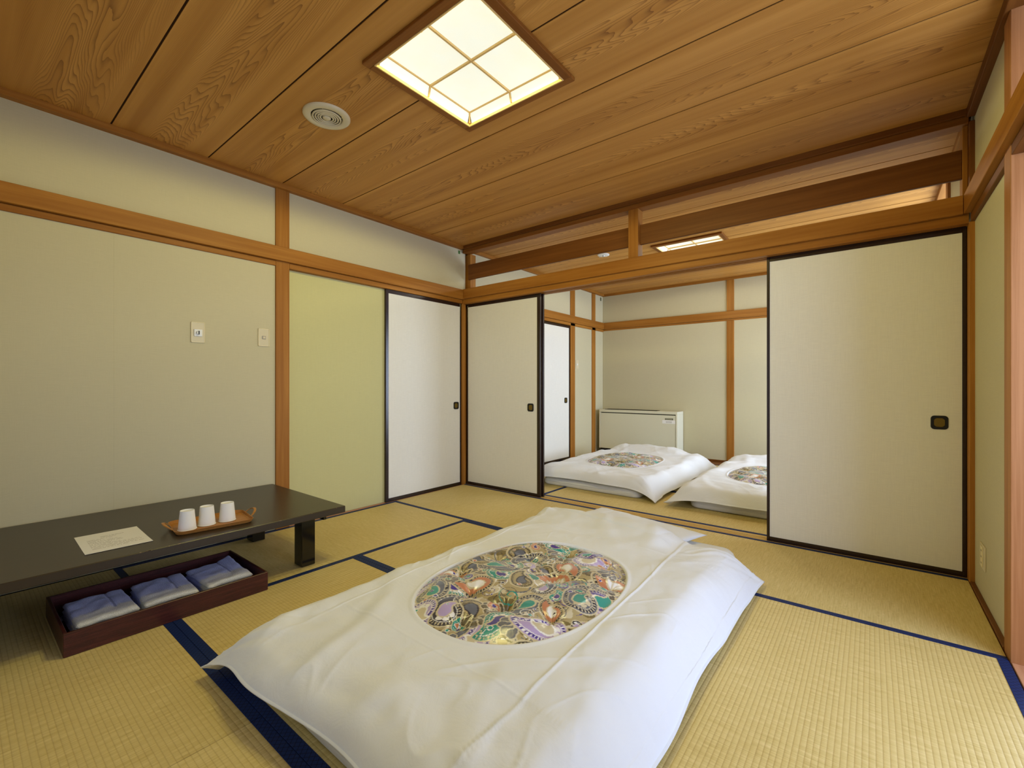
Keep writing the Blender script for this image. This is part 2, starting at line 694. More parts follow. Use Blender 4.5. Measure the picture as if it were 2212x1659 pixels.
def sheet(parent, x0, x1, y0, y1, z0, z1, m=WALLP, name='wallpaper_sheet'):
    c = Vector(((x0 + x1) / 2, (y0 + y1) / 2, (z0 + z1) / 2))
    o = obj(name, bx(x0, x1, y0, y1, z0, z1, bev=0.0006), m, None)
    o.parent = parent
    o.location = -parent.location
    return o


XP = -0.012
sheet(wl, -0.078, XP, YR, -2.633, 0, 1.83)
sheet(wl, -0.078, XP, -2.633, -1.78, 0, 1.83)
sheet(wl, -0.078, XP, YR, -1.78, 1.90, 2.37)
sheet(wl, -0.078, XP, -1.71, 0.05, 1.90, 2.37)
sheet(wl, -0.078, XP, 0.12, 2.10, 1.90, 2.37)
sheet(wl, -0.078, XP, 2.10, 2.70, 0, 2.37)
sheet(wl, -0.078, XP, 2.70, YF, 0, 2.37)

wf = box('wall_far', -0.2, 3.70, YF + 0.02, YF + 0.15, -0.05, 2.42, DARK, bev=0)
tag(wf, 'cream papered far wall of the second room', 'wall', kind='structure')
sheet(wf, -0.012, 1.76, YF, YF + 0.02, 0, 2.37)
sheet(wf, 1.76, 3.575, YF, YF + 0.02, 0, 2.37)

XR = 3.575
wr = box('wall_right', XR + 0.04, XR + 0.10, -0.74, 0.05, -0.05, 2.42, DARK, bev=0)
tag(wr, 'narrow cream papered wall right of the large sliding door', 'wall', kind='structure')
sheet(wr, XR, XR + 0.04, -0.74, 0.05, 0, 1.83)
sheet(wr, XR, XR + 0.04, -0.74, 0.05, 1.90, 2.37)
wr2 = box('wall_far_right', XR + 0.04, XR + 0.10, 0.10, 0.86, -0.05, 2.42, DARK, bev=0)
tag(wr2, 'cream papered right wall of the far room', 'wall', kind='structure')
sheet(wr2, XR, XR + 0.04, 0.10, 0.86, 0, 2.37)
wp = box('wall_right_added', XR + 0.02, XR + 0.09, YR, -2.35, -0.045, 2.42, DARK, bev=0)  # unseen partition, added to keep window light off the near left wall
tag(wp, 'added unseen papered partition beside the viewpoint, screening veranda light from the left wall', 'wall', kind='structure')
sheet(wp, XR, XR + 0.02, YR, -2.35, 0, 2.37)
tag(box('wall_rear', -0.08, 3.69, YR - 0.10, YR, -0.05, 2.42, WALLP, bev=0), 'papered wall behind the viewpoint', 'wall', kind='structure')

# veranda beyond the opening
tag(box('wall_veranda_outer', 4.72, 4.82, YR - 0.1, YF + 0.15, -0.06, 0.30, PLASTER, bev=0), 'low outer wall of the veranda', 'wall', kind='structure')
tag(box('wall_veranda_upper', 4.72, 4.82, YR - 0.1, YF + 0.15, 2.02, 2.45, PLASTER, bev=0), 'upper outer wall of the veranda', 'wall', kind='structure')
tag(box('wall_veranda_rear', 3.69, 4.82, YR - 0.1, YR, -0.06, 2.45, PLASTER, bev=0), 'rear end wall of the veranda', 'wall', kind='structure')
tag(box('wall_veranda_end', 3.69, 4.82, YF, YF + 0.1, -0.06, 2.45, PLASTER, bev=0), 'far end wall of the veranda', 'wall', kind='structure')
tag(box('ceiling_veranda', 3.69, 4.82, YR - 0.1, YF + 0.15, 2.42, 2.47, PLASTER, bev=0), 'plastered veranda ceiling', 'ceiling', kind='structure')

GLASS = NT('sunlit_window_paper')
GLASS.color((0.8, 0.85, 0.9))
GLASS.b.inputs['Emission Color'].default_value = (0.82, 0.92, 1.0, 1)
GLASS.b.inputs['Emission Strength'].default_value = 1.5
GLASS = GLASS.m
wn = 0
for y0, y1 in ((-3.45, -1.95), (-1.9, -0.45), (-0.4, 1.2), (1.25, 2.95)):
    wn += 1
    w = empty('window_%d' % wn, (4.74, (y0 + y1) / 2, 0.30))
    tag(w, 'bright paper covered veranda window, bay %d from the rear' % wn, 'window', kind='structure')
    h = (y1 - y0) / 2
    bm = bmesh.new()
    add_box(bm, -.03, .03, -h, -h + .05, 0, 1.72, .002)
    add_box(bm, -.03, .03, h - .05, h, 0, 1.72, .002)
    add_box(bm, -.03, .03, -h + .05, h - .05, 0, .05, .002)
    add_box(bm, -.03, .03, -h + .05, h - .05, 1.67, 1.72, .002)
    add_box(bm, -.02, .02, -.02, .02, .05, 1.67, .002)
    obj('window_frame', bm, WOOD['z'], w)
    obj('pane', bx(-.004, .004, -h + .05, -.02, .05, 1.67), GLASS, w)
    obj('pane', bx(-.004, .004, .02, h - .05, .05, 1.67), GLASS, w)

# ------------------------------------------------------------------ posts, rails, beams
W = WOOD
trim(-0.07, 0.0, -1.795, -1.703, 0.0, 1.846, W['z'], 'orange brown wooden post in the left wall, below the rail', cat='post')
trim(-0.07, 0.0, -1.795, -1.703, 1.925, 2.335, W['z'], 'orange brown wooden post in the left wall, above the rail', cat='post')
trim(-0.07, 0.001, 0.0, 0.0445, -0.0, 1.80, W['z'], 'thin wooden corner post between the two left sliding doors', cat='post')
trim(-0.07, 0.043, 0.066, 0.1445, 1.93, 2.30, W['z'], 'short corner post of the open transom, left end', cat='post')
trim(-0.07, 0.0, 0.10, 0.1445, 0.0, 1.93, W['z'], 'left jamb post of the far room side', cat='post')
trim(3.556, 3.62, -0.018, 0.12, 0.0, 1.80, W['z'], 'wooden corner post right of the large sliding door', cat='post')
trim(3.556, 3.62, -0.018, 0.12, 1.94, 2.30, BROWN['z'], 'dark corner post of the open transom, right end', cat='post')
trim(3.536, 3.556, 0.03, 0.12, 1.93, 2.30, W['z'], 'thin end stile of the open transom at the right', cat='post')
trim(3.56, 3.69, -0.832, -0.735, -0.045, 2.40, WOODR, 'reddish wooden post at the edge of the veranda opening', cat='post')
trim(3.56, 3.69, 0.855, 0.94, -0.045, 2.40, WOODR, 'wooden post beside the veranda opening in the far room', cat='post')
trim(1.746, 1.823, 0.0, 0.085, 1.93, 2.30, W['z'], 'short middle post of the open transom above the sliding doors', cat='post')

# left wall rails
trim(-0.078, 0.025, YR, 0.03, 1.838, 1.933, W['y'], 'long horizontal wooden rail along the left wall', cat='rail')
trim(-0.078, 0.0, YR, -1.795, 1.803, 1.837, W['y'], 'thin wooden strip under the left wall rail, left of the post', cat='rail')
trim(-0.078, 0.0, -1.703, 0.0, 1.800, 1.837, W['y'], 'wooden head track over the left wall sliding door', cat='rail')
trim(-0.05, 0.030, YR, 0.0, 2.333, 2.369, W['y'], 'slim wooden ceiling moulding along the left wall', cat='moulding')
# lintel between the rooms
trim(0.0255, 3.5345, -0.020, 0.0, 1.842, 1.936, W['x'], 'long wooden rail over the sliding doors between the rooms', cat='rail')
trim(0.0, 3.556, 0.1445, 0.165, 1.842, 1.936, W['x'], 'wooden rail over the doorway seen from the far room', cat='rail')
bm = bmesh.new()
for (a, b, z) in ((0.0005, .052, 1.797), (.052, .072, 1.812), (.072, .088, 1.797), (.088, .108, 1.812), (.108, .144, 1.797)):
    add_box(bm, 0.0, 3.556, a, b, z, 1.93, bev=0.0004)
tag(obj('trim_head_track', bm, W['x']), 'grooved wooden head track holding the sliding doors', 'rail', kind='structure')
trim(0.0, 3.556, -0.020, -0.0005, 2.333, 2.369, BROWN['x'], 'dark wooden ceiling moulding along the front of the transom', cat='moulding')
trim(0.0, 3.556, 0.0, 0.085, 2.300, 2.369, MIDW['x'], 'wooden beam along the ceiling above the open transom', cat='beam')
trim(0.0, 3.556, 0.0855, 0.13, 2.333, 2.369, W['x'], 'ceiling moulding of the far room beside the transom', cat='moulding')
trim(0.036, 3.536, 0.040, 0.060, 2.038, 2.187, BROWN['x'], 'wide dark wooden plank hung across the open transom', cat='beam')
# right wall
trim(3.535, 3.61, YR, -0.02, 1.842, 1.937, W['y'], 'wooden rail along the right wall and across the veranda opening', cat='rail')
trim(3.560, 3.61, -0.735, -0.018, 1.800, 1.841, BROWN['y'], 'thin wooden strip under the right wall rail', cat='rail')
trim(3.562, 3.69, YR, -0.832, 1.800, 1.841, BROWN['y'], 'wooden head track over the veranda opening', cat='rail')
trim(3.545, 3.60, YR, -0.018, 2.318, 2.369, BROWN['y'], 'dark wooden ceiling moulding along the right wall', cat='moulding')
tag(box('baseboard_right', 3.5575, 3.5749, -0.735, -0.018, -0.045, 0.010, BROWN['y']), 'narrow wooden strip along the foot of the right wall', 'baseboard', kind='structure')
# far room
trim(-0.07, 0.0, 2.060, 2.175, 0.0, 1.846, W['z'], 'wooden post in the far left wall beside the far sliding door', cat='post')
trim(-0.07, 0.0, 2.060, 2.175, 1.925, 2.335, W['z'], 'upper part of the post beside the far sliding door', cat='post')
trim(-0.07, 0.0, 2.660, 2.760, 0.0, 1.846, W['z'], 'wooden post in the far left wall beside the fan coil heater', cat='post')
trim(-0.07, 0.0, 2.660, 2.760, 1.925, 2.335, W['z'], 'upper part of the post beside the fan coil heater', cat='post')
trim(-0.078, 0.022, 0.165, YF, 1.838, 1.933, W['y'], 'wooden rail along the left wall of the far room', cat='rail')
trim(-0.078, 0.0, 0.165, YF, 1.800, 1.837, W['y'], 'thin head track under the far left rail', cat='rail')
trim(-0.05, 0.022, 0.13, YF, 2.335, 2.369, W['y'], 'ceiling moulding along the left wall of the far room', cat='moulding')
trim(-0.01, 3.575, YF - 0.022, YF + 0.01, 1.838, 1.933, W['x'], 'wooden rail along the far wall', cat='rail')
trim(-0.01, 3.575, YF - 0.004, YF + 0.01, 1.812, 1.837, W['x'], 'thin strip under the far wall rail', cat='rail')
trim(-0.01, 3.575, YF - 0.022, YF + 0.01, 2.332, 2.369, W['x'], 'ceiling moulding along the far wall', cat='moulding')
trim(1.733, 1.820, YF - 0.012, YF + 0.01, 0.0045, 1.811, W['z'], 'wooden post in the far wall, below the rail', cat='post')
trim(1.733, 1.820, YF - 0.012, YF + 0.01, 1.934, 2.331, W['z'], 'wooden post in the far wall, above the rail', cat='post')
tag(box('baseboard_far', -0.01, 3.575, YF - 0.012, YF + 0.01, 0.0041, 0.030, BROWN['x']), 'brown strip along the foot of the far wall', 'baseboard', kind='structure')
trim(3.545, 3.60, 0.13, YF, 2.330, 2.369, W['y'], 'ceiling moulding along the right side of the far room', cat='moulding')
trim(3.535, 3.61, 0.165, YF, 1.842, 1.937, W['y'], 'wooden rail along the right side of the far room', cat='rail')
trim(3.562, 3.69, YR, -0.832, 2.369, 2.42, BROWN['y'], 'beam over the veranda opening, front room', cat='beam')
trim(3.562, 3.69, 0.94, YF, 2.369, 2.42, BROWN['y'], 'beam over the veranda opening, far room', cat='beam')


# ------------------------------------------------------------------ sliding doors
DN = [0]


def rounded_rect(w, h, r, n=6):
    pts = []
    for cx, cy, a0 in ((w - r, h - r, 0), (-w + r, h - r, 90), (-w + r, -h + r, 180), (w - r, -h + r, 270)):
        for i in range(n + 1):
            a = math.radians(a0 + 90 * i / n)
            pts.append((cx + r * math.cos(a), cy + r * math.sin(a)))
    return pts


def loft(bm, rings, cap_last=True, mi=0):
    prev = None
    for R in rings:
        cur = [bm.verts.new(p) for p in R]
        if prev:
            n = len(cur)
            for i in range(n):
                j = (i + 1) % n
                bm.faces.new((prev[i], prev[j], cur[j], cur[i])).material_index = mi
        prev = cur
    if cap_last:
        bm.faces.new(prev).material_index = mi
    return bm


def sliding_door(loc, rz, w, h, label, handle_x=None, stile=(0.018, 0.018), rail=(0.032, 0.030), paper=FUSUMA, framed=True):
    """local x runs along the door, local -y faces the viewer's room"""
    DN[0] += 1
    d = empty('door_%d' % DN[0], loc, rz)
    tag(d, label, 'sliding door', kind='structure')
    th = 0.010
    bm = bmesh.new()
    add_box(bm, 0, stile[0], -th, th, 0, h, 0.0015)
    add_box(bm, w - stile[1], w, -th, th, 0, h, 0.0015)
    obj('stile_frame', bm, LACQ, d)
    bm = bmesh.new()
    add_box(bm, stile[0], w - stile[1], -th + .001, th - .001, 0, rail[1], 0.001)
    obj('bottom_rail', bm, LACQ, d)
    bm = bmesh.new()
    add_box(bm, stile[0], w - stile[1], -th + .001, th - .001, h - rail[0], h, 0.001)
    obj('top_rail', bm, LACQ, d)
    obj('paper_panel', bx(stile[0], w - stile[1], -th + .004, th - .004, rail[1], h - rail[0]), paper, d)
    if handle_x is not None:
        bm = bmesh.new()
        pts = rounded_rect(0.034, 0.036, 0.016)
        squ = lambda k, y: [(handle_x + px * k, y, 0.79 + pz * k) for px, pz in pts]
        y0 = -th + .004
        ell = lambda k, y: [(handle_x + .0255 * k * math.cos(math.atan2(pz, px)), y, 0.79 + .027 * k * math.sin(math.atan2(pz, px))) for px, pz in pts]
        loft(bm, [squ(1, y0), squ(1, y0 - .003), squ(.96, y0 - .0045), ell(1.0, y0 - .0045), ell(.94, y0 - .001)], cap_last=False)
        hd = obj('recessed_pull', bm, IRON, d, smooth=False)
        hd['label'] = 'dark rounded metal finger pull'
        bm = bmesh.new()
        pts2 = [(.0245 * math.cos(2 * math.pi * k / 28), .026 * math.sin(2 * math.pi * k / 28)) for k in range(28)]
        bm.faces.new([bm.verts.new((handle_x + px, y0 - .0012, 0.79 + pz)) for px, pz in pts2])
        hb = obj('pull_plate', bm, BRASS, hd)
    return d


DH = 1.800
# local x -> world x, front face towards -y
sliding_door((0.0015, 0.064, -0.001), 0, 0.899, DH, 'closed cream sliding door with black frame, left of the doorway, in the corner', handle_x=0.793, stile=(0.017, 0.034))
sliding_door((0.022, 0.099, -0.001), 0, 0.887, DH, 'sliding door tucked behind the left one, only its black edge showing', stile=(0.018, 0.026))
sliding_door((2.655, 0.064, -0.001), 0, 0.899, DH, 'large cream sliding door with black frame at the right of the doorway', handle_x=0.798, stile=(0.016, 0.016))
sliding_door((2.672, 0.099, -0.001), 0, 0.883, DH, 'sliding door hidden behind the large right one', stile=(0.018, 0.018))
# left wall: local x -> world +y, face towards +x  => rotate 90 deg, local -y faces +x
sliding_door((-0.026, -0.893, -0.001), math.radians(90), 0.892, DH, 'white sliding door with black frame in the left wall next to the corner', handle_x=0.822, stile=(0.028, 0.018))
sliding_door((-0.020, 1.13, 0.0), math.radians(90), 0.929, 1.79, 'white sliding door with black frame in the far room, left wall', handle_x=0.824, stile=(0.026, 0.024), rail=(0.028, 0.03))
sliding_door((-0.050, 0.17, 0.0), math.radians(90), 0.98, 1.79, 'second sliding door of the far room, hidden behind the open door', stile=(0.026, 0.024))

# fixed papered panel left of the white door
DN[0] += 1
pd = empty('door_%d' % DN[0], (-0.048, -1.7025, -0.001))
tag(pd, 'frameless olive papered panel between the post and the white sliding door', 'door panel', kind='structure')
obj('paper_panel', bx(-0.018, 0.006, 0, 0.845, 0.0, 1.8005, bev=0.001), OLIVEP, pd)


# ------------------------------------------------------------------ ceiling lamps
def ceiling_lamp(name, cx, cy, label, group, power, col):
    t = empty(name, (cx, cy, ZC))
    tag(t, label, 'ceiling lamp', group)
    H = 0.328
    I = 0.292
    zb = -0.017
    for (x0, x1, y0, y1, m) in ((-H, H, -H, -I, 'x'), (-H, H, I, H, 'x'), (-H, -I, -I, I, 'y'), (I, H, -I, I, 'y')):
        obj('frame_rail', bx(x0, x1, y0, y1, zb, 0.0, bev=0.002), MIDW[m], t)
    J = I - 0.007
    for (x0, x1, y0, y1) in ((-I, I, -I, -J), (-I, I, J, I), (-I, -J, -J, J), (J, I, -J, J)):
        obj('inner_bead', bx(x0, x1, y0, y1, zb - .002, zb + 0.010, .001), LWOOD, t)
    k = 0.270
    zt = 0.042
    # the lamp's own light, one soft source under each pane
    for ix in (-1, 1):
        for iy in (-1, 1):
            l = bpy.data.lights.new('lamp_bulb', 'SPOT')
            l.energy = power
            l.color = col
            l.spot_size = math.radians(179)
            l.spot_blend = 0.12
            l.shadow_soft_size = 0.05
            lo_ = bpy.data.objects.new('lamp_bulb', l)
            lo_.location = (cx + ix * 0.13, cy + iy * 0.13, ZC - 0.022)
            COL.objects.link(lo_)
    for ix in (-1, 1):
        for iy in (-1, 1):
            xa, xb = sorted((0.004 * ix, k * ix))
            ya, yb = sorted((0.004 * iy, k * iy))
            obj('pane', bx(xa, xb, ya, yb, zt, zt + 0.004), LAMP, t)
    for s in (-1, 1):
        for q in (-1, 1):
            a, b = sorted((0.003 * q, (k - .001) * q))
            lo, hi = sorted((s * (k + .0012), s * (k + .0050)))
            for ax in 'xy':
                bm = bmesh.new()
                add_box(bm, lo, hi, a, b, zb + .010, zt) if ax == 'x' else add_box(bm, a, b, lo, hi, zb + .010, zt)
                for v in bm.verts:
                    if v.co.z < 0:
                        if ax == 'x':
                            v.co.x += s * .012
                        else:
                            v.co.y += s * .012
                obj('side_pane', bm, LAMP, t)
    g = 0.0045
    obj('lattice_bar', bx(-k, k, -g, g, zt - .010, zt, .001), LWOOD, t)
    obj('lattice_bar', bx(-g, g, -k, k, zt - .0101, zt, .001), LWOOD, t)
    g = .0032
    for s in (-1, 1):
        obj('edge_bar', bx(-k, k, s * (k - g) - g, s * (k - g) + g, zt - .007, zt, .0008), LWOOD, t)
        obj('edge_bar', bx(s * (k - g) - g, s * (k - g) + g, -k, k, zt - .0071, zt, .0008), LWOOD, t)
        for q in (-1, 0, 1):
            for ax in ('x', 'y') if q == 0 else ('xy',):
                u0, w0 = (s * (k - g), q * (k - g))
                if ax == 'y':
                    u0, w0 = w0, u0
                bm = bmesh.new()
                add_box(bm, u0 - g, u0 + g, w0 - g, w0 + g, zb + .008, zt - .006)
                for v in bm.verts:
                    if v.co.z < 0:
                        if ax != 'y':
                            v.co.x += s * .012
                        if ax == 'y':
                            v.co.y += s * .012
                        if ax == 'xy':
                            v.co.y += q * .012
                obj('upright', bm, LWOOD, t)
    return t


LWOOD = mat_plain('pale_lattice_wood', srgb(226, 190, 120), 0.5, 0.3)
ceiling_lamp('ceiling_lamp', 1.806, -1.762, 'large glowing square ceiling lamp with wooden frame and paper lattice, front room', None, 13.4, (1.0, 0.90, 0.32))
ceiling_lamp('ceiling_lamp', 1.800, 1.46, 'square glowing ceiling lamp of the far room, seen through the transom', None, 7, (1.0, 0.97, 0.78))

# round ceiling air vent
v = empty('ceiling_air_vent', (0.992, -1.978, ZC))
tag(v, 'round cream air vent with concentric rings beside the ceiling lamp', 'air vent')
bm = bmesh.new()
add_lathe(bm, [(0.114, 0), (0.114, -.006), (0.109, -.011), (0.100, -.013), (0.082, -.013), (0.076, -.009), (0.073, 0)], 48)
obj('outer_ring', bm, BEIGEP, v, smooth=True)
for r in (0.062, 0.050, 0.038, 0.027):
    bm = bmesh.new()
    add_lathe(bm, [(r + .008, -.012), (r + .003, -.016), (r, -.013), (r + .002, -.006), (r + .008, -.008), (r + .008, -.012)], 48)
    obj('louvre_ring', bm, BEIGEP, v, smooth=True)
bm = bmesh.new()
add_lathe(bm, [(0, -.018), (.015, -.018), (.020, -.014), (.020, -.004)], 32)
obj('centre_disc', bm, BEIGEP, v, smooth=True)
bm = bmesh.new()
for k in range(4):
    a = math.radians(45 + 90 * k)
    add_cyl(bm, (0.016 * math.cos(a), .016 * math.sin(a), -.007), (.075 * math.cos(a), .075 * math.sin(a), -.007), .0018, seg=6)
obj('spokes', bm, BEIGEP, v)
bm = bmesh.new()
add_lathe(bm, [(0, -.001), (.074, -.001)], 32)
obj('dark_duct', bm, DARK, v)

# detector on the far ceiling
v = empty('smoke_detector', (0.965, 1.125, ZC))
tag(v, 'flat white round detector on the far room ceiling left of its lamp', 'detector')
bm = bmesh.new()
add_lathe(bm, [(0, -.010), (.045, -.010), (.060, -.006), (.062, 0)], 32)
obj('base_disc', bm, WHITEP, v, smooth=True)
bm = bmesh.new()
add_lathe(bm, [(0, -.024), (.012, -.022), (.016, -.014), (.016, -.010)], 20)
obj('sensor_dome', bm, CHROME, v, smooth=True)
bm = bmesh.new()
add_cyl(bm, (-.028, -.03, -.010), (-.028, -.03, -.030), .003, seg=8)
obj('pin', bm, WHITEP, v)


# ------------------------------------------------------------------ switches and small wall things
def wall_plate(name, y0, y1, z0, z1, label, cat):
    cy, cz = (y0 + y1) / 2, (z0 + z1) / 2
    t = empty(name, (XP, cy, cz))
    tag(t, label, cat)
    hy, hz = (y1 - y0) / 2, (z1 - z0) / 2
    obj('cover_plate', bx(0.0, .005, -hy, hy, -hz, hz, bev=.0015), BEIGEP, t)
    bm = bmesh.new()
    for (a, b, c, d) in ((-hy, hy, -hz, -hz + .003), (-hy, hy, hz - .003, hz), (-hy, -hy + .003, -hz, hz), (hy - .003, hy, -hz, hz)):
        add_box(bm, .005, .007, a, b, c, d, .0004)
    obj('raised_rim', bm, PALE, t)
    return t


PALE = mat_plain('pale_plastic_rim', srgb(236, 222, 176), 0.4)
t = wall_plate('dimmer_switch', -2.283, -2.212, 1.244, 1.366, 'cream wall plate with white square dimmer knob, left of the other plate', 'switch')
obj('square_insert', bx(.005, .011, -.021, .021, -.024, .018, bev=.001), WHITEP, t)
bm = bmesh.new()
add_cyl(bm, (.011, 0.0, -.003), (.024, 0.0, -.003), .012, .010, 24)
kn = obj('knob', bm, WHITEP, t)
obj('knob_grip', bx(.020, .028, -.0025, .0025, -.014, .008, bev=.0008), IRON, kn)
t = wall_plate('wall_switch', -1.905, -1.836, 1.247, 1.364, 'cream wall plate with small grey rocker beside the post', 'switch')
obj('rocker_frame', bx(.005, .008, -.012, .012, -.012, .010, bev=.0008), CHROME, t)
obj('rocker', bx(.008, .011, -.008, .008, -.007, .006, bev=.0008), BEIGEP, t)

t = empty('wall_socket', (XR, -0.235, 0.20))
tag(t, 'narrow cream wall socket low on the right wall', 'socket')
obj('cover_plate', bx(-.005, 0, -.060, .060, -.055, .055, bev=.0015), BEIGEP, t)
obj('outlet_insert', bx(-.008, -.005, -.020, .020, -.045, .045, bev=.001), PALE, t)
bm = bmesh.new()
for z in (-.028, 0, .028):
    for y in (-.006, .004):
        add_box(bm, -.0085, -.0079, y, y + .0018, z - .004, z + .004)
obj('outlet_slots', bm, DARK, t)['kind'] = 'stuff'

t = empty('wall_socket', (XP, 2.245, 1.28))
tag(t, 'small pale switch plate in the far room between the two left posts', 'switch')
obj('cover_plate', bx(0, .005, -.035, .035, -.06, .06, bev=.001), BEIGEP, t)
obj('rocker', bx(.005, .009, -.010, .010, -.012, .012, bev=.001), WHITEP, t)

t = empty('green_tag', (XP, -0.036, 2.300))
tag(t, 'tiny green sticker high on the left wall in the front corner', 'sticker')
obj('tag_card', bx(0, .001, -.014, .012, -.012, .020), GREEN, t)
obj('tag_stripe', bx(.001, .0014, -.012, .010, .004, .008), DARK, t)
t = empty('dark_tag', (XP, 2.945, 2.290))
tag(t, 'tiny dark green sticker high in the corner of the far room', 'sticker')
obj('tag_card', bx(0, .001, -.016, .016, -.026, .026), mat_plain('dark_green_sticker', srgb(52, 58, 18), .6), t)

# ------------------------------------------------------------------ fan coil heater
t = empty('fan_coil_heater', (0.057, 2.762, 0.004))
tag(t, 'low ivory fan coil heater standing against the far wall', 'heater')
WX, DY = 1.134, 0.236
obj('side_casing', bx(0.0, 0.022, 0, DY, 0.074, 0.60, .002), FCU, t)
obj('side_casing', bx(WX - 0.022, WX, 0, DY, 0.074, 0.60, .002), FCU, t)
obj('front_panel', bx(.024, WX - .026, .003, .020, 0.078, 0.588, bev=.002), FCU, t)
obj('top_cover', bx(0, WX, 0, DY, 0.600, 0.637, bev=.003), FCU, t)
bm = bmesh.new()
for k in range(10):
    add_box(bm, .06, WX - .3, .06 + k * .014, .064 + k * .014, 0.637, 0.641)
g_ = obj('outlet_grille', bm, DARK, t)
obj('inner_core', bx(.03, WX - .03, .024, DY - .002, .05, .60), DARK, t)
obj('plinth', bx(.01, WX - .01, .03, DY, 0.0, 0.074), DARK, t)
nt = obj('name_plate', bx(.972, 1.078, .001, .003, .527, .549), mat_plain('dark_plate', srgb(62, 66, 44), .5), t)
bm = bmesh.new()
xx = .98
random.seed(3)
while xx < 1.066:
    w_ = random.choice((.004, .006, .005))
    add_box(bm, xx, xx + w_, .0004, .001, .534, .542)
    xx += w_ + random.choice((.002, .003))
obj('plate_lettering', bm, BEIGEP, nt)
nl = obj('notice_label', bx(.934, 1.106, .0006, .003, .478, .524), mat_plain('white_label', srgb(236, 234, 228), .6), t)
bm = bmesh.new()
for row, z in enumerate((.502, .488)):
    xx = .985
    while xx < 1.055:
        w_ = random.choice((.005, .008, .006))
        add_box(bm, xx, xx + w_, 0.0, .0006, z, z + .007)
        xx += w_ + .004
obj('label_lettering', bm, INK, nl)

# ------------------------------------------------------------------ low table
t = empty('low_table', (0.4575, -2.62, 0.0))
tag(t, 'long low black lacquered table standing against the left wall', 'table')
hx, hy = 0.4475, 0.80
obj('tabletop', bx(-hx, hx, -hy, hy, 0.284, 0.320, bev=.003), TABLE, t)
bm = bmesh.new()
add_box(bm, -hx + .05, hx - .05, hy - .10, hy - .085, .255, .284)
add_box(bm, -hx + .05, hx - .05, -hy + .085, -hy + .10, .255, .284)
add_box(bm, hx - .145, hx - .13, -hy + .10, hy - .10, .252, .284)
add_box(bm, -hx + .13, -hx + .145, -hy + .10, hy - .10, .252, .284)
obj('apron', bm, TLEG, t)
for sx in (-1, 1):
    for sy in (-1, 1):
        cx, cy = sx * (hx - .170), sy * (hy - .144)
        cx = 0.278 if sx > 0 else -0.352
        bm = bmesh.new()
        add_box(bm, cx - .042, cx + .042, cy - .037, cy + .037, 0.0025, .284, .002)
        obj('leg', bm, TLEG, t)
bm = bmesh.new()
random.seed(11)
for k in range(16):
    y = -hy + random.random() * 2 * hy
    l = random.choice((.004, .006, .010, .02))
    add_box(bm, hx - .0012, hx + .0002, y, y + l, .3176, .3190)
obj('chipped_edge', bm, mat_plain('worn_edge_wood', srgb(150, 126, 96), .7), t)['kind'] = 'stuff'

# ------------------------------------------------------------------ notice on the table
t = empty('printed_notice', (0.625, -2.746, 0.3203), math.radians(-1.5))
tag(t, 'white sheet of printed paper lying on the low table', 'paper')
pw, ph = 0.156, 0.106     # half sizes: local x across table, local y along
nbm = bmesh.new()
N = 10
grid = [[nbm.verts.new((-pw + 2 * pw * i / N, -ph + 2 * ph * j / N, 0.0006 + 0.0016 * max(0, (i / N - .75)) * 3)) for j in range(N + 1)] for i in range(N + 1)]
for i in range(N):
    for j in range(N):
        nbm.faces.new((grid[i][j], grid[i + 1][j], grid[i + 1][j + 1], grid[i][j + 1]))
r = bmesh.ops.extrude_face_region(nbm, geom=list(nbm.faces))
bmesh.ops.translate(nbm, verts=[e for e in r['geom'] if isinstance(e, bmesh.types.BMVert)], vec=(0, 0, -.0005))
bmesh.ops.recalc_face_normals(nbm, faces=nbm.faces)
obj('sheet', nbm, PAPER, t)
# lines of small print: text runs along +y (towards the cups), lines step towards +x (the viewer)
bm = bmesh.new()
random.seed(5)


def print_line(x, y0, y1, big=False):
    y = y0
    while y < y1:
        w = random.choice((.0022, .003, .004, .0026))
        h = .0040 if big else .0030
        add_box(bm, x, x + h * random.uniform(.7, 1), y, y + w, .0002, .0009 + 0.0052 * max(0, ((x + pw) / (2 * pw) - .75)))
        y += w + random.choice((.0009, .0012, .0012, .005))


print_line(-.085, -.030, .048, True)
print_line(-.070, -.030, .020)
rows = [(-.052, .005), (-.038, -.030), (-.022, .012), (-.008, .028), (.006, .030), (.020, -.01), (.034, .020), (.048, .078), (.062, .084), (.076, .060), (.090, .088), (.104, .03)]
for x, y1 in rows:
    print_line(x, -.078, y1)
obj('printed_text', bm, INK, t)

# ------------------------------------------------------------------ tray with cups
t = empty('serving_tray', (0.703, -2.402, 0.3202), math.radians(-7))
tag(t, 'oblong brown wooden tray with loop handles holding paper cups', 'tray')
TL, TWd = 0.154, 0.118


def rr(hw, hl, r, z, n=8):
    return [(x, y, z) for x, y in rounded_rect(hw, hl, r, n)]


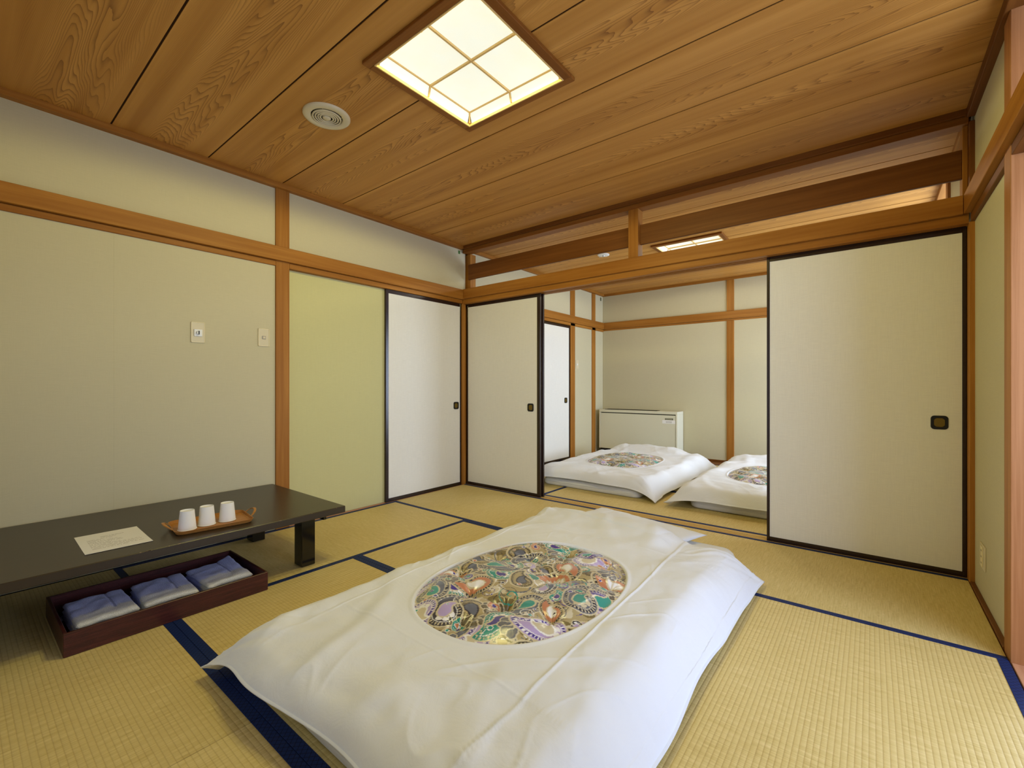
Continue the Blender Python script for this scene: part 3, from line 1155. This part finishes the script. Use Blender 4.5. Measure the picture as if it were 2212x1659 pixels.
bm = bmesh.new()
loft(bm, [rr(TWd - .012, TL - .010, .025, 0), rr(TWd - .006, TL - .004, .03, .004), rr(TWd, TL, .035, .016), rr(TWd + .003, TL + .003, .036, .018),
          rr(TWd + .001, TL + .001, .034, .0185), rr(TWd - .004, TL - .003, .03, .007), rr(TWd - .009, TL - .007, .025, .0035)])
bm.faces.new([bm.verts.new(p) for p in rr(TWd - .012, TL - .010, .025, 0)][::-1])
obj('tray_body', bm, TRAYM, t, smooth=False)
for s in (-1, 1):
    bm = bmesh.new()
    prev = None
    n = 18
    for i in range(n + 1):
        a = math.pi * i / n
        x = 0.050 * math.cos(a)
        yy = s * (TL + .001 + 0.030 * math.sin(a))
        z = .016 + .024 * math.sin(a)
        nx, ny = 0.85 * math.cos(a), s * math.sin(a) * .85
        ring = [bm.verts.new((x + nx * dx, yy + ny * dx, z + dz)) for dx, dz in ((-.006, -.002), (.006, -.002), (.006, .002), (-.006, .002))]
        if prev:
            for k in range(4):
                bm.faces.new((prev[k], prev[(k + 1) % 4], ring[(k + 1) % 4], ring[k]))
        else:
            bm.faces.new(ring[::-1])
        prev = ring
    bm.faces.new(prev)
    bmesh.ops.recalc_face_normals(bm, faces=bm.faces)
    obj('handle', bm, TRAYM, t)


def paper_cup(x, y, label):
    c = empty('paper_cup', (x, y, 0.3241))
    tag(c, label, 'cup', 'upturned paper cups on the tray')
    H = .088
    bm = bmesh.new()
    add_lathe(bm, [(.0355, .0015), (.0352, .003), (.0275, H), (.0262, H), (.0258, H - .006), (0, H - .006)], 40)
    obj('cup_wall', bm, PAPERC, c, smooth=False)
    bm = bmesh.new()
    prof = [(.0355 + .0018 * math.cos(a), .002 + .0018 * math.sin(a)) for a in [2 * math.pi * k / 8 for k in range(9)]]
    add_lathe(bm, prof, 40)
    obj('rolled_rim', bm, PAPERC, c, smooth=True)


paper_cup(0.725, -2.506, 'white paper cup standing upside down on the tray, nearest the notice')
paper_cup(0.712, -2.424, 'white paper cup standing upside down in the middle of the tray')
paper_cup(0.714, -2.338, 'upturned white paper cup on the tray, farthest from the notice')

# ------------------------------------------------------------------ towel box
t = empty('towel_box', (0.675, -2.580, 0.0013))
tag(t, 'long open reddish brown lacquered box on the tatami under the table edge', 'box')
bxh, byh, hh = 0.2300, 0.351, 0.086
obj('side_board', bx(bxh - .011, bxh, -byh, byh, 0, hh, bev=.0015), BOXM, t)
obj('side_board', bx(-bxh, -bxh + .011, -byh, byh, 0, hh, bev=.0015), BOXM, t)
obj('end_board', bx(-bxh + .011, bxh - .011, byh - .011, byh, 0, hh, bev=.0015), BOXM, t)
obj('end_board', bx(-bxh + .011, bxh - .011, -byh, -byh + .011, 0, hh, bev=.0015), BOXM, t)
obj('bottom_board', bx(-bxh + .011, bxh - .011, -byh + .011, byh - .011, 0.002, .010), TLEG, t)


def towel(loc, rz, seed, label, tilt=0.0, lift=0.0):
    """folded hand towel, a stack of soft rounded folds; local x from back (blue) to front (cream)"""
    r = empty('hand_towel', loc, rz)
    tag(r, label, 'towel', 'folded towels in the box')
    rnd = random.Random(seed)
    LX, LY = 0.30, 0.205
    nfold = 3
    lay = 0.021
    for k in range(nfold):
        bm = bmesh.new()
        nx, ny = 34, 26
        top = {}
        grow = 0.004 * (nfold - 1 - k)
        lx, ly = LX - .012 * k, LY - .006 * k
        rings = []
        for i in range(nx + 1):
            u = i / nx
            for j in range(ny + 1):
                w = j / ny
                x = (u - .5) * lx
                y = (w - .5) * ly + grow * .5
                e = min(u, 1 - u) * lx
                f = min(w, 1 - w) * ly
                rr_ = .007
                ed = 1 - max(0, 1 - min(e, f) / rr_) ** 2
                nzv = mnoise.noise(Vector((x * 16 + seed * 3, y * 20, k * 5))) * .0055 + mnoise.noise(Vector((x * 45, y * 30 + seed, k * 3))) * .0026 - .0045 * math.exp(-((y - .035) / .006) ** 2) * (1 if x < .06 else 0)
                crown = .004 * math.sin(math.pi * w) * (1 if k == nfold - 1 else .5)
                z1 = k * lay + lay * .5 + (lay * .47) * ed + nzv + crown * ed
                z0 = k * lay + lay * .5 - (lay * .47) * ed + (nzv + crown * ed if k else 0)
                lf = lift * max(0, (w - .55) / .45) ** 2 * max(0, 1 - u * 1.4) * (1 if k == nfold - 1 else .3)
                top[i, j] = (bm.verts.new((x, y, z1 + lf)), bm.verts.new((x, y, z0 + lf)))
        for i in range(nx):
            for j in range(ny):
                a, b, c, d = top[i, j], top[i + 1, j], top[i + 1, j + 1], top[i, j + 1]
                bm.faces.new((a[0], b[0], c[0], d[0]))
                bm.faces.new((a[1], d[1], c[1], b[1]))
        bmesh.ops.remove_doubles(bm, verts=bm.verts, dist=.0002)
        bd = [e for e in bm.edges if e.is_boundary]
        if bd:
            bmesh.ops.holes_fill(bm, edges=bd, sides=0)
        bmesh.ops.recalc_face_normals(bm, faces=bm.faces)
        fo = obj('fold', bm, TOWEL, r, smooth=True)
    return r


towel((0.690, -2.795, 0.013), 0.02, 1, 'folded blue and cream towel at the near end of the box')
towel((0.690, -2.582, 0.013), -0.03, 2, 'folded blue and cream towel in the middle of the box')
towel((0.688, -2.365, 0.013), 0.04, 3, 'folded blue towel by the table leg end of the box, corner turned up', lift=.03)


# ------------------------------------------------------------------ paisley print
def paisley_image(nu, nv, a, b, seed=1):
    """colours of the printed satin as an array nu x nv x 3 over [-a,a]x[-b,b]; painter's algorithm with motifs"""
    rs = np.random.RandomState(seed)
    X, Y = np.meshgrid(np.linspace(-a, a, nu), np.linspace(-b, b, nv), indexing='ij')
    def S(*c): return np.array(srgb(*c))
    CH, CR, OL, DK, PU, TE, LI, OR, GY, WH = (S(176, 158, 108), S(208, 196, 160), S(112, 98, 54), S(38, 36, 44), S(70, 54, 138),
                                              S(20, 148, 132), S(184, 164, 206), S(196, 128, 88), S(96, 100, 110), S(240, 238, 232))
    img = np.zeros((nu, nv, 3)) + CH
    w = np.sin(X * 23 + 3 * np.sin(Y * 17)) * np.sin(Y * 19 + 2.5 * np.sin(X * 21 + 1))
    k = (w > .35)[..., None]
    img = np.where(k, CR, img)
    k = (w < -.45)[..., None]
    img = np.where(k, OL * 1.15, img)

    def win(cx, cy, r):
        i0 = max(0, int((cx - r + a) / (2 * a) * (nu - 1)))
        i1 = min(nu, int((cx + r + a) / (2 * a) * (nu - 1)) + 2)
        j0 = max(0, int((cy - r + b) / (2 * b) * (nv - 1)))
        j1 = min(nv, int((cy + r + b) / (2 * b) * (nv - 1)) + 2)
        return slice(i0, i1), slice(j0, j1)

    def spine(cx, cy, size, ang, curl, n=16):
        pts = []
        x, y, th = cx, cy, ang
        for q in range(n):
            t = q / (n - 1)
            r = size * .42 * (1 - t) ** .75 + size * .015
            pts.append((x, y, r, t))
            x += math.cos(th) * size * 1.15 / n
            y += math.sin(th) * size * 1.15 / n
            th += curl * (0.4 + 1.9 * t) / n
        return pts

    def field(cx, cy, size, ang, curl, n=16):
        sl = win(cx, cy, size * 1.7)
        x, y = X[sl], Y[sl]
        D = np.full(x.shape, 9.0)
        T = np.zeros(x.shape)
        for (px, py, r, t) in spine(cx, cy, size, ang, curl, n):
            d = np.hypot(x - px, y - py) - r
            m = d < D
            D = np.where(m, d, D)
            T = np.where(m, t, T)
        A = np.arctan2(y - cy, x - cx)
        return sl, D, T, A

    def put(sl, mask, col):
        v = img[sl]
        v[mask] = col

    def paisley(cx, cy, size, ang, curl, pal, dots=True):
        sl, D, T, A = field(cx, cy, size, ang, curl)
        e = size
        put(sl, D < .030 * e + .002, CR)
        put(sl, D < .0, pal[0])
        if dots:
            band = (D < -.03 * e) & (D > -.10 * e)
            put(sl, band, pal[1])
            put(sl, band & (np.sin(A * 26 + T * 60) > .35), pal[2])
        put(sl, D < -.115 * e, pal[3])
        put(sl, D < -.135 * e, pal[4])
        ox, oy = math.cos(ang) * size * .04, math.sin(ang) * size * .04
        sl, D, T, A = field(cx + ox, cy + oy, size * .50, ang + .25 * np.sign(curl), curl * 1.2)
        put(sl, D < 0, pal[2])
        put(sl, D < -.05 * e, pal[5])
        for q in range(3):
            aa = ang + math.pi + (q - 1) * .9
            sl, D, T, A = field(cx + math.cos(aa) * size * .22, cy + math.sin(aa) * size * .22, size * .14, aa + 1.5, 2.0, 8)
            put(sl, D < 0, pal[3])

    pals = [(PU, PU * .7, CR, LI, PU, TE), (DK, DK, CR, WH, DK * 1.4, LI), (CH, DK, CR, OR, OR, WH), (TE, TE * .7, CR, WH, TE, PU),
            (LI, PU, WH, WH, LI, CR), (GY, DK, CR, CR, GY, TE), (OR, DK, CR, CR, S(214, 150, 110), PU), (S(190, 176, 128), OL, DK, OL, CH, GY)]

    def fan(cx, cy, size, ang, col, n=6, spread=1.9):
        for q in range(n):
            aa = ang + (q / (n - 1) - .5) * spread
            rr_ = size * (.55 + .25 * math.sin(math.pi * q / (n - 1)))
            sl, D, T, A = field(cx + math.cos(aa) * rr_, cy + math.sin(aa) * rr_, size * .36, aa + math.pi, .9, 9)
            put(sl, D < size * .035 + .0012, CR)
            put(sl, D < 0, col)
            put(sl, (D < -size * .055), col * .6 + CR * .15)

    def swirl(cx, cy, size, ang, col, sgn=1, width=.045):
        sl = win(cx, cy, size * 1.3)
        x, y = X[sl] - cx, Y[sl] - cy
        r = np.hypot(x, y) / size
        th = np.arctan2(y, x) * sgn + ang
        ph = (th / (2 * np.pi) + 1.7 * r ** .7)
        d = np.abs(ph - np.round(ph))
        put(sl, (d < width * (1.4 - r)) & (r < 1.05), col)

    # vines
    for q in range(150):
        cx, cy = rs.uniform(-a, a), rs.uniform(-b, b)
        swirl(cx, cy, rs.uniform(.03, .075), rs.uniform(0, 6.3), [DK, OL * .7, PU, WH, TE, GY][rs.randint(6)], rs.choice([-1, 1]), rs.uniform(.05, .10))
    # jittered lattice of motifs
    cells = []
    step = .088
    for i in range(int(2 * a / step) + 2):
        for j in range(int(2 * b / step) + 2):
            cells.append((-a + (i + .5 * (j % 2)) * step + rs.uniform(-.02, .02), -b + j * step + rs.uniform(-.02, .02)))
    rs.shuffle(cells)
    for n_, (cx, cy) in enumerate(cells):
        kind = n_ % 5
        ang = rs.uniform(0, 6.28)
        if kind in (0, 1):
            paisley(cx, cy, rs.uniform(.085, .150), ang, rs.choice([-1, 1]) * rs.uniform(1.1, 1.9), pals[rs.choice([0, 1, 2, 3, 4, 5, 6, 7, 7, 7, 2, 1, 5])])
        elif kind == 2:
            fan(cx, cy, rs.uniform(.060, .100), ang, [PU, DK, GY, TE, OL * .6][rs.randint(5)], rs.randint(4, 8))
        elif kind == 3:
            swirl(cx, cy, rs.uniform(.03, .06), ang, [PU, DK, WH, TE][rs.randint(4)], rs.choice([-1, 1]), .09)
        else:
            paisley(cx, cy, rs.uniform(.04, .06), ang, rs.choice([-1, 1]) * 1.6, pals[rs.randint(len(pals))], False)
    for q in range(90):
        cx, cy, s = rs.uniform(-a, a), rs.uniform(-b, b), rs.uniform(.003, .008)
        sl = win(cx, cy, .02)
        d = np.hypot(X[sl] - cx, Y[sl] - cy)
        put(sl, d < s * 1.35, WH)
        put(sl, d < s, [DK, PU, TE, OR][rs.randint(4)])
    return img


# ------------------------------------------------------------------ futon sets
OA, OB = 0.362, 0.480          # half axes of the oval opening


def sstep(x):
    x = max(0.0, min(1.0, x))
    return x * x * (3 - 2 * x)


class Bed:
    """local frame: x across, y towards the pillow; duvet centre at the origin, floor at z=0"""

    def __init__(s, seed, mat_rect, pillow, near_lift=0.05, taper=0.045, creases=()):
        s.seed, s.mr, s.pil, s.nl, s.taper, s.cr = seed, mat_rect, pillow, near_lift, taper, creases
        s.hx, s.hy = 0.69, 0.975

    def n3(s, x, y, k, o=0):
        return mnoise.noise(Vector((x * k + s.seed * 7.3, y * k + o * 3.1, o * 5.7 + s.seed)))

    def support(s, x, y):
        x0, x1, y0, y1 = s.mr
        dx = max(x0 - x, x - x1, 0)
        dy = max(y0 - y, y - y1, 0)
        d = math.hypot(dx, dy)
        h = 0.090 * (1 - sstep((d - .01) / 0.20))
        px, py, pa = s.pil
        c, q = math.cos(-pa), math.sin(-pa)
        u, w = (x - px) * c - (y - py) * q, (x - px) * q + (y - py) * c
        dd = math.hypot(max(abs(u) - .30, 0), max(abs(w) - .16, 0))
        t = (max(0, 1 - abs(u / .395) ** 2.6) * max(0, 1 - abs(w / .265) ** 2.6)) ** .48
        dd = math.hypot(max(abs(u) - .385, 0), max(abs(w) - .255, 0))
        hp = (0.118 + .042 * t) * (1 - sstep(dd / 0.20))
        return (h ** 4 + hp ** 4) ** .25

    def outline(s, x, y):
        """nominal duvet coordinates -> floor plan position (slight taper and wandering edges)"""
        f = y / s.hy
        wx = x
        if x < 0:
            wx = x * (1 - s.taper * max(0, (0.25 - f)) / 1.25 * 1.6)
        ex = abs(x) / s.hx
        ey = abs(f)
        # edges sag inwards between the pointed corners
        wx -= math.copysign(1, x) * 0.016 * ex ** 4 * (1 - ey ** 4) * (1 + s.n3(x, y, 2.2, 3))
        wy = y - math.copysign(1, y) * (0.045 if y < 0 else 0.018) * ey ** 4 * (1 - ex ** 4) * (1 + s.n3(x, y, 2.2, 4))
        wx += 0.012 * s.n3(x, y, 3.0, 1) * ex ** 3
        wy += 0.012 * s.n3(x, y, 3.0, 2) * ey ** 3
        return wx, wy

    def edge_z(s, x, y):
        """height of the seam for a point on or near the perimeter"""
        sp = s.support(x, y)
        z = 0.010 + sp * 1.0
        f = y / s.hy
        if f < -0.8:
            along = 1 - min(1, abs(x / s.hx)) ** 5
            z = s.nl * along + 0.008 * (1 - along)
        return z + 0.006 * (s.n3(x, y, 6, 7) + 1) * (1 if sp < .03 else .5)

    def top(s, x, y, wrinkles=True):
        d = min(s.hx - abs(x), s.hy - abs(y))
        dc = max(0.0, d)
        # corner pinch: thickness also falls towards the corners
        cx, cy = s.hx - abs(x), s.hy - abs(y)
        dcorn = math.hypot(cx, cy)
        thick = 0.082 * (1 - math.exp(-dc / 0.050)) * min(1, 0.35 + dcorn / 0.35)
        wx, wy = s.outline(x, y)
        base = s.support(wx, wy)
        e = sstep(dc / 0.10)
        z = s.edge_z(wx, wy) * (1 - e) + (base + 0.006) * e + thick
        if wrinkles:
            # calm strip round the opening
            eo = (abs((x + .005) / OA) ** 2.35 + abs((y + .03) / OB) ** 2.35) ** (1 / 2.35)
            q0 = sstep((eo - 1.02) / .28)
            z += 0.010 * s.n3(x, y, 2.6, 11) * e
            z += 0.0055 * s.n3(x * .7, y * 1.6, 6.5, 12) * e * (.4 + .6 * q0)
            z += 0.0022 * s.n3(x, y, 17, 13) * e * q0
            # pleats that run perpendicular to the hem
            hem = math.exp(-dc / 0.10) * min(1, dc / .015)
            t = y if (s.hx - abs(x)) < (s.hy - abs(y)) else x
            z += 0.0070 * hem * mnoise.noise(Vector((t * 8 + 9 * s.seed, dc * 2.2, 4.0)))
            z += 0.0035 * hem * mnoise.noise(Vector((t * 26 + 5 * s.seed, dc * 4.0, 8.0)))
            # radial pulls from the corners
            ang = math.atan2(cy, cx)
            z += 0.016 * math.exp(-dcorn / 0.22) * min(1, dc / .03) * mnoise.noise(Vector((ang * 7 + s.seed * 3, dcorn * 1.5, 5.5)))
            # soft drags: broad low swells and a few narrow pulls that fade out
            for (kx, ky, fr, amp, wd, o) in ((.5, -.5, 3.0, .0075, .34, 2.0), (-.8, .8, 2.3, .0060, .30, 6.0)):
                u_, v_ = x + kx * y, y + ky * x
                rdg = 1 - abs(mnoise.noise(Vector((u_ * fr + s.seed * o, v_ * 1.1, o))))
                z += amp * sstep((rdg - (1 - wd)) / wd) * e * q0
                rdg = 1 - abs(mnoise.noise(Vector((u_ * fr * 2.4 + s.seed, v_ * 1.9, o + 9))))
                fade = max(0, s.n3(x, y, 2.4, o + 20)) * 2
                z += .0045 * max(0, (rdg - .90) / .10) ** 1.5 * min(1, fade) * e * q0
            # ironed fold lines, thin
            for (kind, p, amp) in s.cr:
                q = (x - p + .03 * (y + .2)) if kind == 'x' else (y - p)
                q += 0.008 * s.n3(x, y, 2, 15)
                z += amp * math.exp(-(q / .0045) ** 2) * e * (q0 if kind == 'y' else 1)
        return z


def oval(ang, k=1.0):
    n = 2.35
    c, q = math.cos(ang), math.sin(ang)
    r = (abs(c / OA) ** n + abs(q / OB) ** n) ** (-1 / n)
    return r * c * k, r * q * k


def make_duvet(bed, root, nang=420, nring=84, pn=(300, 390), img=None):
    OX, OY = -0.005, -0.030
    # --- white cover
    hx, hy = bed.hx, bed.hy
    # directions: exact corners included
    angs = []
    cs = [math.atan2(hy - OY, hx - OX), math.atan2(hy - OY, -hx - OX), math.atan2(-hy - OY, -hx - OX) + 2 * math.pi, math.atan2(-hy - OY, hx - OX) + 2 * math.pi]
    for i in range(4):
        a0, a1 = cs[i], (cs[(i + 1) % 4] + (2 * math.pi if i == 3 else 0))
        m = nang // 4
        for q in range(m):
            angs.append(a0 + (a1 - a0) * q / m)
    n = len(angs)
    verts, faces = [], []

    def outer(a):
        c, q = math.cos(a), math.sin(a)
        tx = ((hx - OX) if c > 0 else (-hx - OX)) / c if abs(c) > 1e-9 else 1e9
        ty = ((hy - OY) if q > 0 else (-hy - OY)) / q if abs(q) > 1e-9 else 1e9
        t = min(abs(tx), abs(ty))
        return OX + t * c, OY + t * q
    rings = []
    # turned-in lip of the opening
    lip = [(0.985, -0.010), (0.992, -0.004), (0.999, 0.0005), (1.008, 0.0035), (1.022, 0.003), (1.04, .0005)]
    for k, dz in lip:
        ring = []
        for a in angs:
            # same parametric direction
            ox, oy = oval(a, k)
            x, y = OX + ox, OY + oy
            wx, wy = bed.outline(x, y)
            ring.append((wx, wy, bed.top(x, y) + dz))
        rings.append(ring)
    for r_ in range(1, nring + 1):
        t = (r_ / nring)
        t = 1 - (1 - t) ** 1.25
        ring = []
        for a in angs:
            ox, oy = oval(a, 1.04)
            ox, oy = OX + ox, OY + oy
            ex, ey = outer(a)
            x, y = ox + (ex - ox) * t, oy + (ey - oy) * t
            wx, wy = bed.outline(x, y)
            ring.append((wx, wy, bed.top(x, y)))
        rings.append(ring)
    # thin projecting seam, then the underside
    ring = []
    for a in angs:
        ex, ey = outer(a)
        l = math.hypot(ex, ey)
        wx, wy = bed.outline(ex * (1 + .008 / l), ey * (1 + .008 / l))
        ring.append((wx, wy, bed.top(ex, ey) + .0005))
    rings.append(ring)
    ring = [(x, y, z - .0035) for x, y, z in ring]
    rings.append(ring)
    for t in (0.992, 0.97, 0.94, 0.90, 0.8, .7, .6, .5, .4, .3, .2, .1, .001):
        ring = []
        for a in angs:
            ex, ey = outer(a)
            x, y = ex * t, ey * t
            wx, wy = bed.outline(x, y)
            d = min(hx - abs(x), hy - abs(y))
            sp = bed.support(wx, wy)
            ez = bed.edge_z(*bed.outline(ex, ey))
            e = sstep(d / .06)
            z = (ez - .004) * (1 - e) + (max(sp, 0.0) + .0045) * e
            z -= .010 * math.sin(math.pi * min(1, d / .06)) * (1 if sp < .03 else .2)
            ring.append((wx, wy, max(z, .0022)))
        rings.append(ring)
    for ring in rings:
        verts += ring
    for r_ in range(len(rings) - 1):
        for i in range(n):
            j = (i + 1) % n
            faces.append((r_ * n + i, r_ * n + j, (r_ + 1) * n + j, (r_ + 1) * n + i))
    me = bpy.data.meshes.new('white_cover')
    me.from_pydata(verts, [], faces)
    me.materials.append(COTTON)
    me.polygons.foreach_set('use_smooth', [True] * len(me.polygons))
    me.update()
    co = bpy.data.objects.new('white_cover', me)
    co.parent = root
    COL.objects.link(co)
    bm = bmesh.new()
    bm.from_mesh(me)
    bmesh.ops.recalc_face_normals(bm, faces=bm.faces)
    bm.to_mesh(me)
    bm.free()
    # --- printed quilt seen through the opening
    nu, nv = pn
    a, b = OA * 1.05, OB * 1.05
    tufts = [(.09, .09), (.07, -.22), (.03, -.42), (-.10, -.225), (-.01, .355), (.30, .165), (-.24, .10), (.26, -.20), (-.12, .20), (.20, .34), (-.27, -.12)]
    valleys = [(*tufts[0], *tufts[1]), (*tufts[1], *tufts[2]), (*tufts[1], *tufts[3]), (*tufts[0], *tufts[4]), (*tufts[0], *tufts[5]), (*tufts[3], *tufts[10]), (*tufts[0], *tufts[8])]
    idx = -np.ones((nu, nv), int)
    vs, col = [], []
    xs = np.linspace(-a, a, nu)
    yv = np.linspace(-b, b, nv)
    for i in range(nu):
        for j in range(nv):
            x, y = xs[i], yv[j]
            e = (abs(x / OA) ** 2.35 + abs(y / OB) ** 2.35) ** (1 / 2.35)
            if e > 1.05:
                continue
            X_, Y_ = OX + x, OY + y
            wx, wy = bed.outline(X_, Y_)
            z = bed.top(X_, Y_, False)
            inn = 1 - sstep((e - .80) / .22)
            z += -0.006 + 0.034 * inn
            dmin = 9
            for (tx, ty) in tufts:
                dx, dy = x - tx, y - ty
                d = math.hypot(dx, dy)
                z -= .044 * math.exp(-d / .045) * inn
                if d < .13:
                    z += .0042 * math.sin(math.atan2(dy, dx) * 9 + tx * 40) * math.exp(-d / .06) * min(1, d / .012) * inn
            # shallow valleys between the tufts
            for (ax_, ay_, bx2, by2) in valleys:
                px_, py_ = bx2 - ax_, by2 - ay_
                tt = max(0, min(1, ((x - ax_) * px_ + (y - ay_) * py_) / (px_ * px_ + py_ * py_)))
                dd = math.hypot(x - ax_ - tt * px_, y - ay_ - tt * py_)
                z -= .012 * math.exp(-dd / .018) * inn
            z += .006 * mnoise.noise(Vector((x * 9, y * 9, bed.seed))) * inn
            idx[i, j] = len(vs)
            vs.append((wx, wy, z))
            col.append((i, j))
    fs = []
    for i in range(nu - 1):
        for j in range(nv - 1):
            q = (idx[i, j], idx[i + 1, j], idx[i + 1, j + 1], idx[i, j + 1])
            if min(q) >= 0:
                fs.append(tuple(int(k) for k in q))
    me = bpy.data.meshes.new('patterned_quilt')
    me.from_pydata(vs, [], fs)
    me.materials.append(QUILT)
    me.polygons.foreach_set('use_smooth', [True] * len(me.polygons))
    at = me.color_attributes.new('print', 'FLOAT_COLOR', 'POINT')
    gi = np.array(col)
    iu = (gi[:, 0] * (img.shape[0] - 1) / (nu - 1)).astype(int)
    iv = (gi[:, 1] * (img.shape[1] - 1) / (nv - 1)).astype(int)
    c4 = np.ones((len(gi), 4), np.float32)
    c4[:, :3] = img[iu, iv]
    at.data.foreach_set('color', c4.ravel())
    me.update()
    qo = bpy.data.objects.new('patterned_quilt', me)
    qo['label'] = 'shiny paisley quilt in gold, purple and teal'
    qo.parent = root
    COL.objects.link(qo)


def make_mattress(bed, root):
    x0, x1, y0, y1 = bed.mr
    cx, cy = (x0 + x1) / 2, (y0 + y1) / 2
    hx, hy = (x1 - x0) / 2, (y1 - y0) / 2
    prof = [(-.030, .003), (-.012, .004), (-.003, .014), (0, .034), (-.004, .058), (-.018, .072), (-.05, .078), (-.2, .079)]
    rings = []
    N_ = 14
    for (o, z) in prof:
        pts = rounded_rect(hx + o, hy + o, max(.02, .07 + o * .5), N_)
        # subdivide straight runs so that the sides can be uneven
        out = []
        m = len(pts)
        for i in range(m):
            a, b = pts[i], pts[(i + 1) % m]
            L = math.hypot(b[0] - a[0], b[1] - a[1])
            k = 24 if L > .3 else 1
            for q in range(k):
                out.append((a[0] + (b[0] - a[0]) * q / k, a[1] + (b[1] - a[1]) * q / k))
        ring = []
        for (x, y) in out:
            w = mnoise.noise(Vector((x * 5 + bed.seed, y * 5, z * 20)))
            ring.append((cx + x * (1 + .006 * w), cy + y * (1 + .004 * w), max(.0022, z + .004 * w * (z > .02))))
        rings.append(ring)
    bm = bmesh.new()
    loft(bm, rings)
    bmesh.ops.recalc_face_normals(bm, faces=bm.faces)
    o = obj('sheet_cover', bm, COTTON2, root, smooth=True)
    bm = bmesh.new()
    pts = [(x, y, .0425) for x, y in rounded_rect(hx + .0015, hy + .0015, .07, N_)]
    pr_ = [(x, y, .0395) for x, y in rounded_rect(hx + .0015, hy + .0015, .07, N_)]
    rr1 = [(x + cx, y + cy, z) for x, y, z in pts]
    rr2 = [(x + cx, y + cy, z) for x, y, z in pr_]
    inn = [((x - cx) * .992 + cx, (y - cy) * .996 + cy, .041) for x, y, z in rr1]
    loft(bm, [inn, rr1, rr2, inn], cap_last=False)
    obj('piping', bm, COTTON2, root, smooth=True)


def make_pillow(bed, root):
    hx, hy = .395, .265
    n = 48
    bm = bmesh.new()
    T, B = {}, {}
    px, py, pa = bed.pil
    for i in range(n + 1):
        for j in range(n + 1):
            u, w = -1 + 2 * i / n, -1 + 2 * j / n
            x = hx * u * (1 - .06 * (1 - w * w) * 0 - .07 * (1 - abs(w) ** 2) * abs(u) ** 3)
            y = hy * w * (1 - .08 * (1 - abs(u) ** 2) * abs(w) ** 3)
            t = ((1 - abs(u) ** 2.6) * (1 - abs(w) ** 2.6)) ** .48
            nz_ = .006 * mnoise.noise(Vector((x * 9, y * 9, bed.seed))) * t ** .3 + .0035 * mnoise.noise(Vector((x * 26, y * 26, 3))) * min(1, t * 3)
            fr = 1 if max(abs(u), abs(w)) < .9999 else 0
            T[i, j] = bm.verts.new((x, y, .024 + .036 * t + nz_ * fr * .8))
            B[i, j] = T[i, j] if not fr else bm.verts.new((x, y, .024 - .022 * min(1, t * 1.6)))
    for i in range(n):
        for j in range(n):
            bm.faces.new((T[i, j], T[i + 1, j], T[i + 1, j + 1], T[i, j + 1]))
            q = (B[i, j], B[i, j + 1], B[i + 1, j + 1], B[i + 1, j])
            bm.faces.new(q)
    bmesh.ops.recalc_face_normals(bm, faces=bm.faces)
    obj('pillow_case', bm, COTTON, root, smooth=True)


IMG = paisley_image(520, 680, OA * 1.05, OB * 1.05, 5)
beds = [
    (Bed(1, (-0.480, 0.520, -0.882, 1.235), (-0.085, 1.085, math.radians(-12)), 0.105, creases=(('x', .395, .0045), ('x', -.46, .0025), ('y', -.60, .0018), ('y', .62, .0020))),
     (2.07, -1.68), 'main', (640, 150), (300, 390)),
    (Bed(2, (-0.50, 0.520, -0.900, 1.22), (-0.060, 1.00, math.radians(-6)), 0.095), (1.085, 1.435), 'left', (280, 48), (120, 156)),
    (Bed(3, (-0.48, 0.500, -0.870, 1.22), (-0.060, 1.00, math.radians(-6)), 0.080), (2.50, 1.415), 'right', (280, 48), (120, 156)),
]
WHERE = {'main': ('in the front room', 'front futon'), 'left': ('in the far room below the heater', 'far left futon'), 'right': ('half hidden by the large sliding door', 'far right futon')}
for bed, (bx_, by_), key, (na, nr), pn in beds:
    w = WHERE[key][0]
    r = empty('futon_mattress', (bx_, by_, 0.0))
    tag(r, 'thin white futon mattress under the duvet ' + w, 'mattress', 'futon mattresses')
    make_mattress(bed, r)
    r = empty('pillow', (bx_ + bed.pil[0], by_ + bed.pil[1], 0.084), bed.pil[2])
    tag(r, 'flat white pillow at the head of the futon ' + w, 'pillow', 'pillows')
    make_pillow(bed, r)
    r = empty('futon_duvet', (bx_, by_, 0.0012))
    tag(r, 'puffy white duvet with oval paisley window ' + w, 'duvet', 'white duvets with paisley windows')
    make_duvet(bed, r, na, nr, pn, IMG)
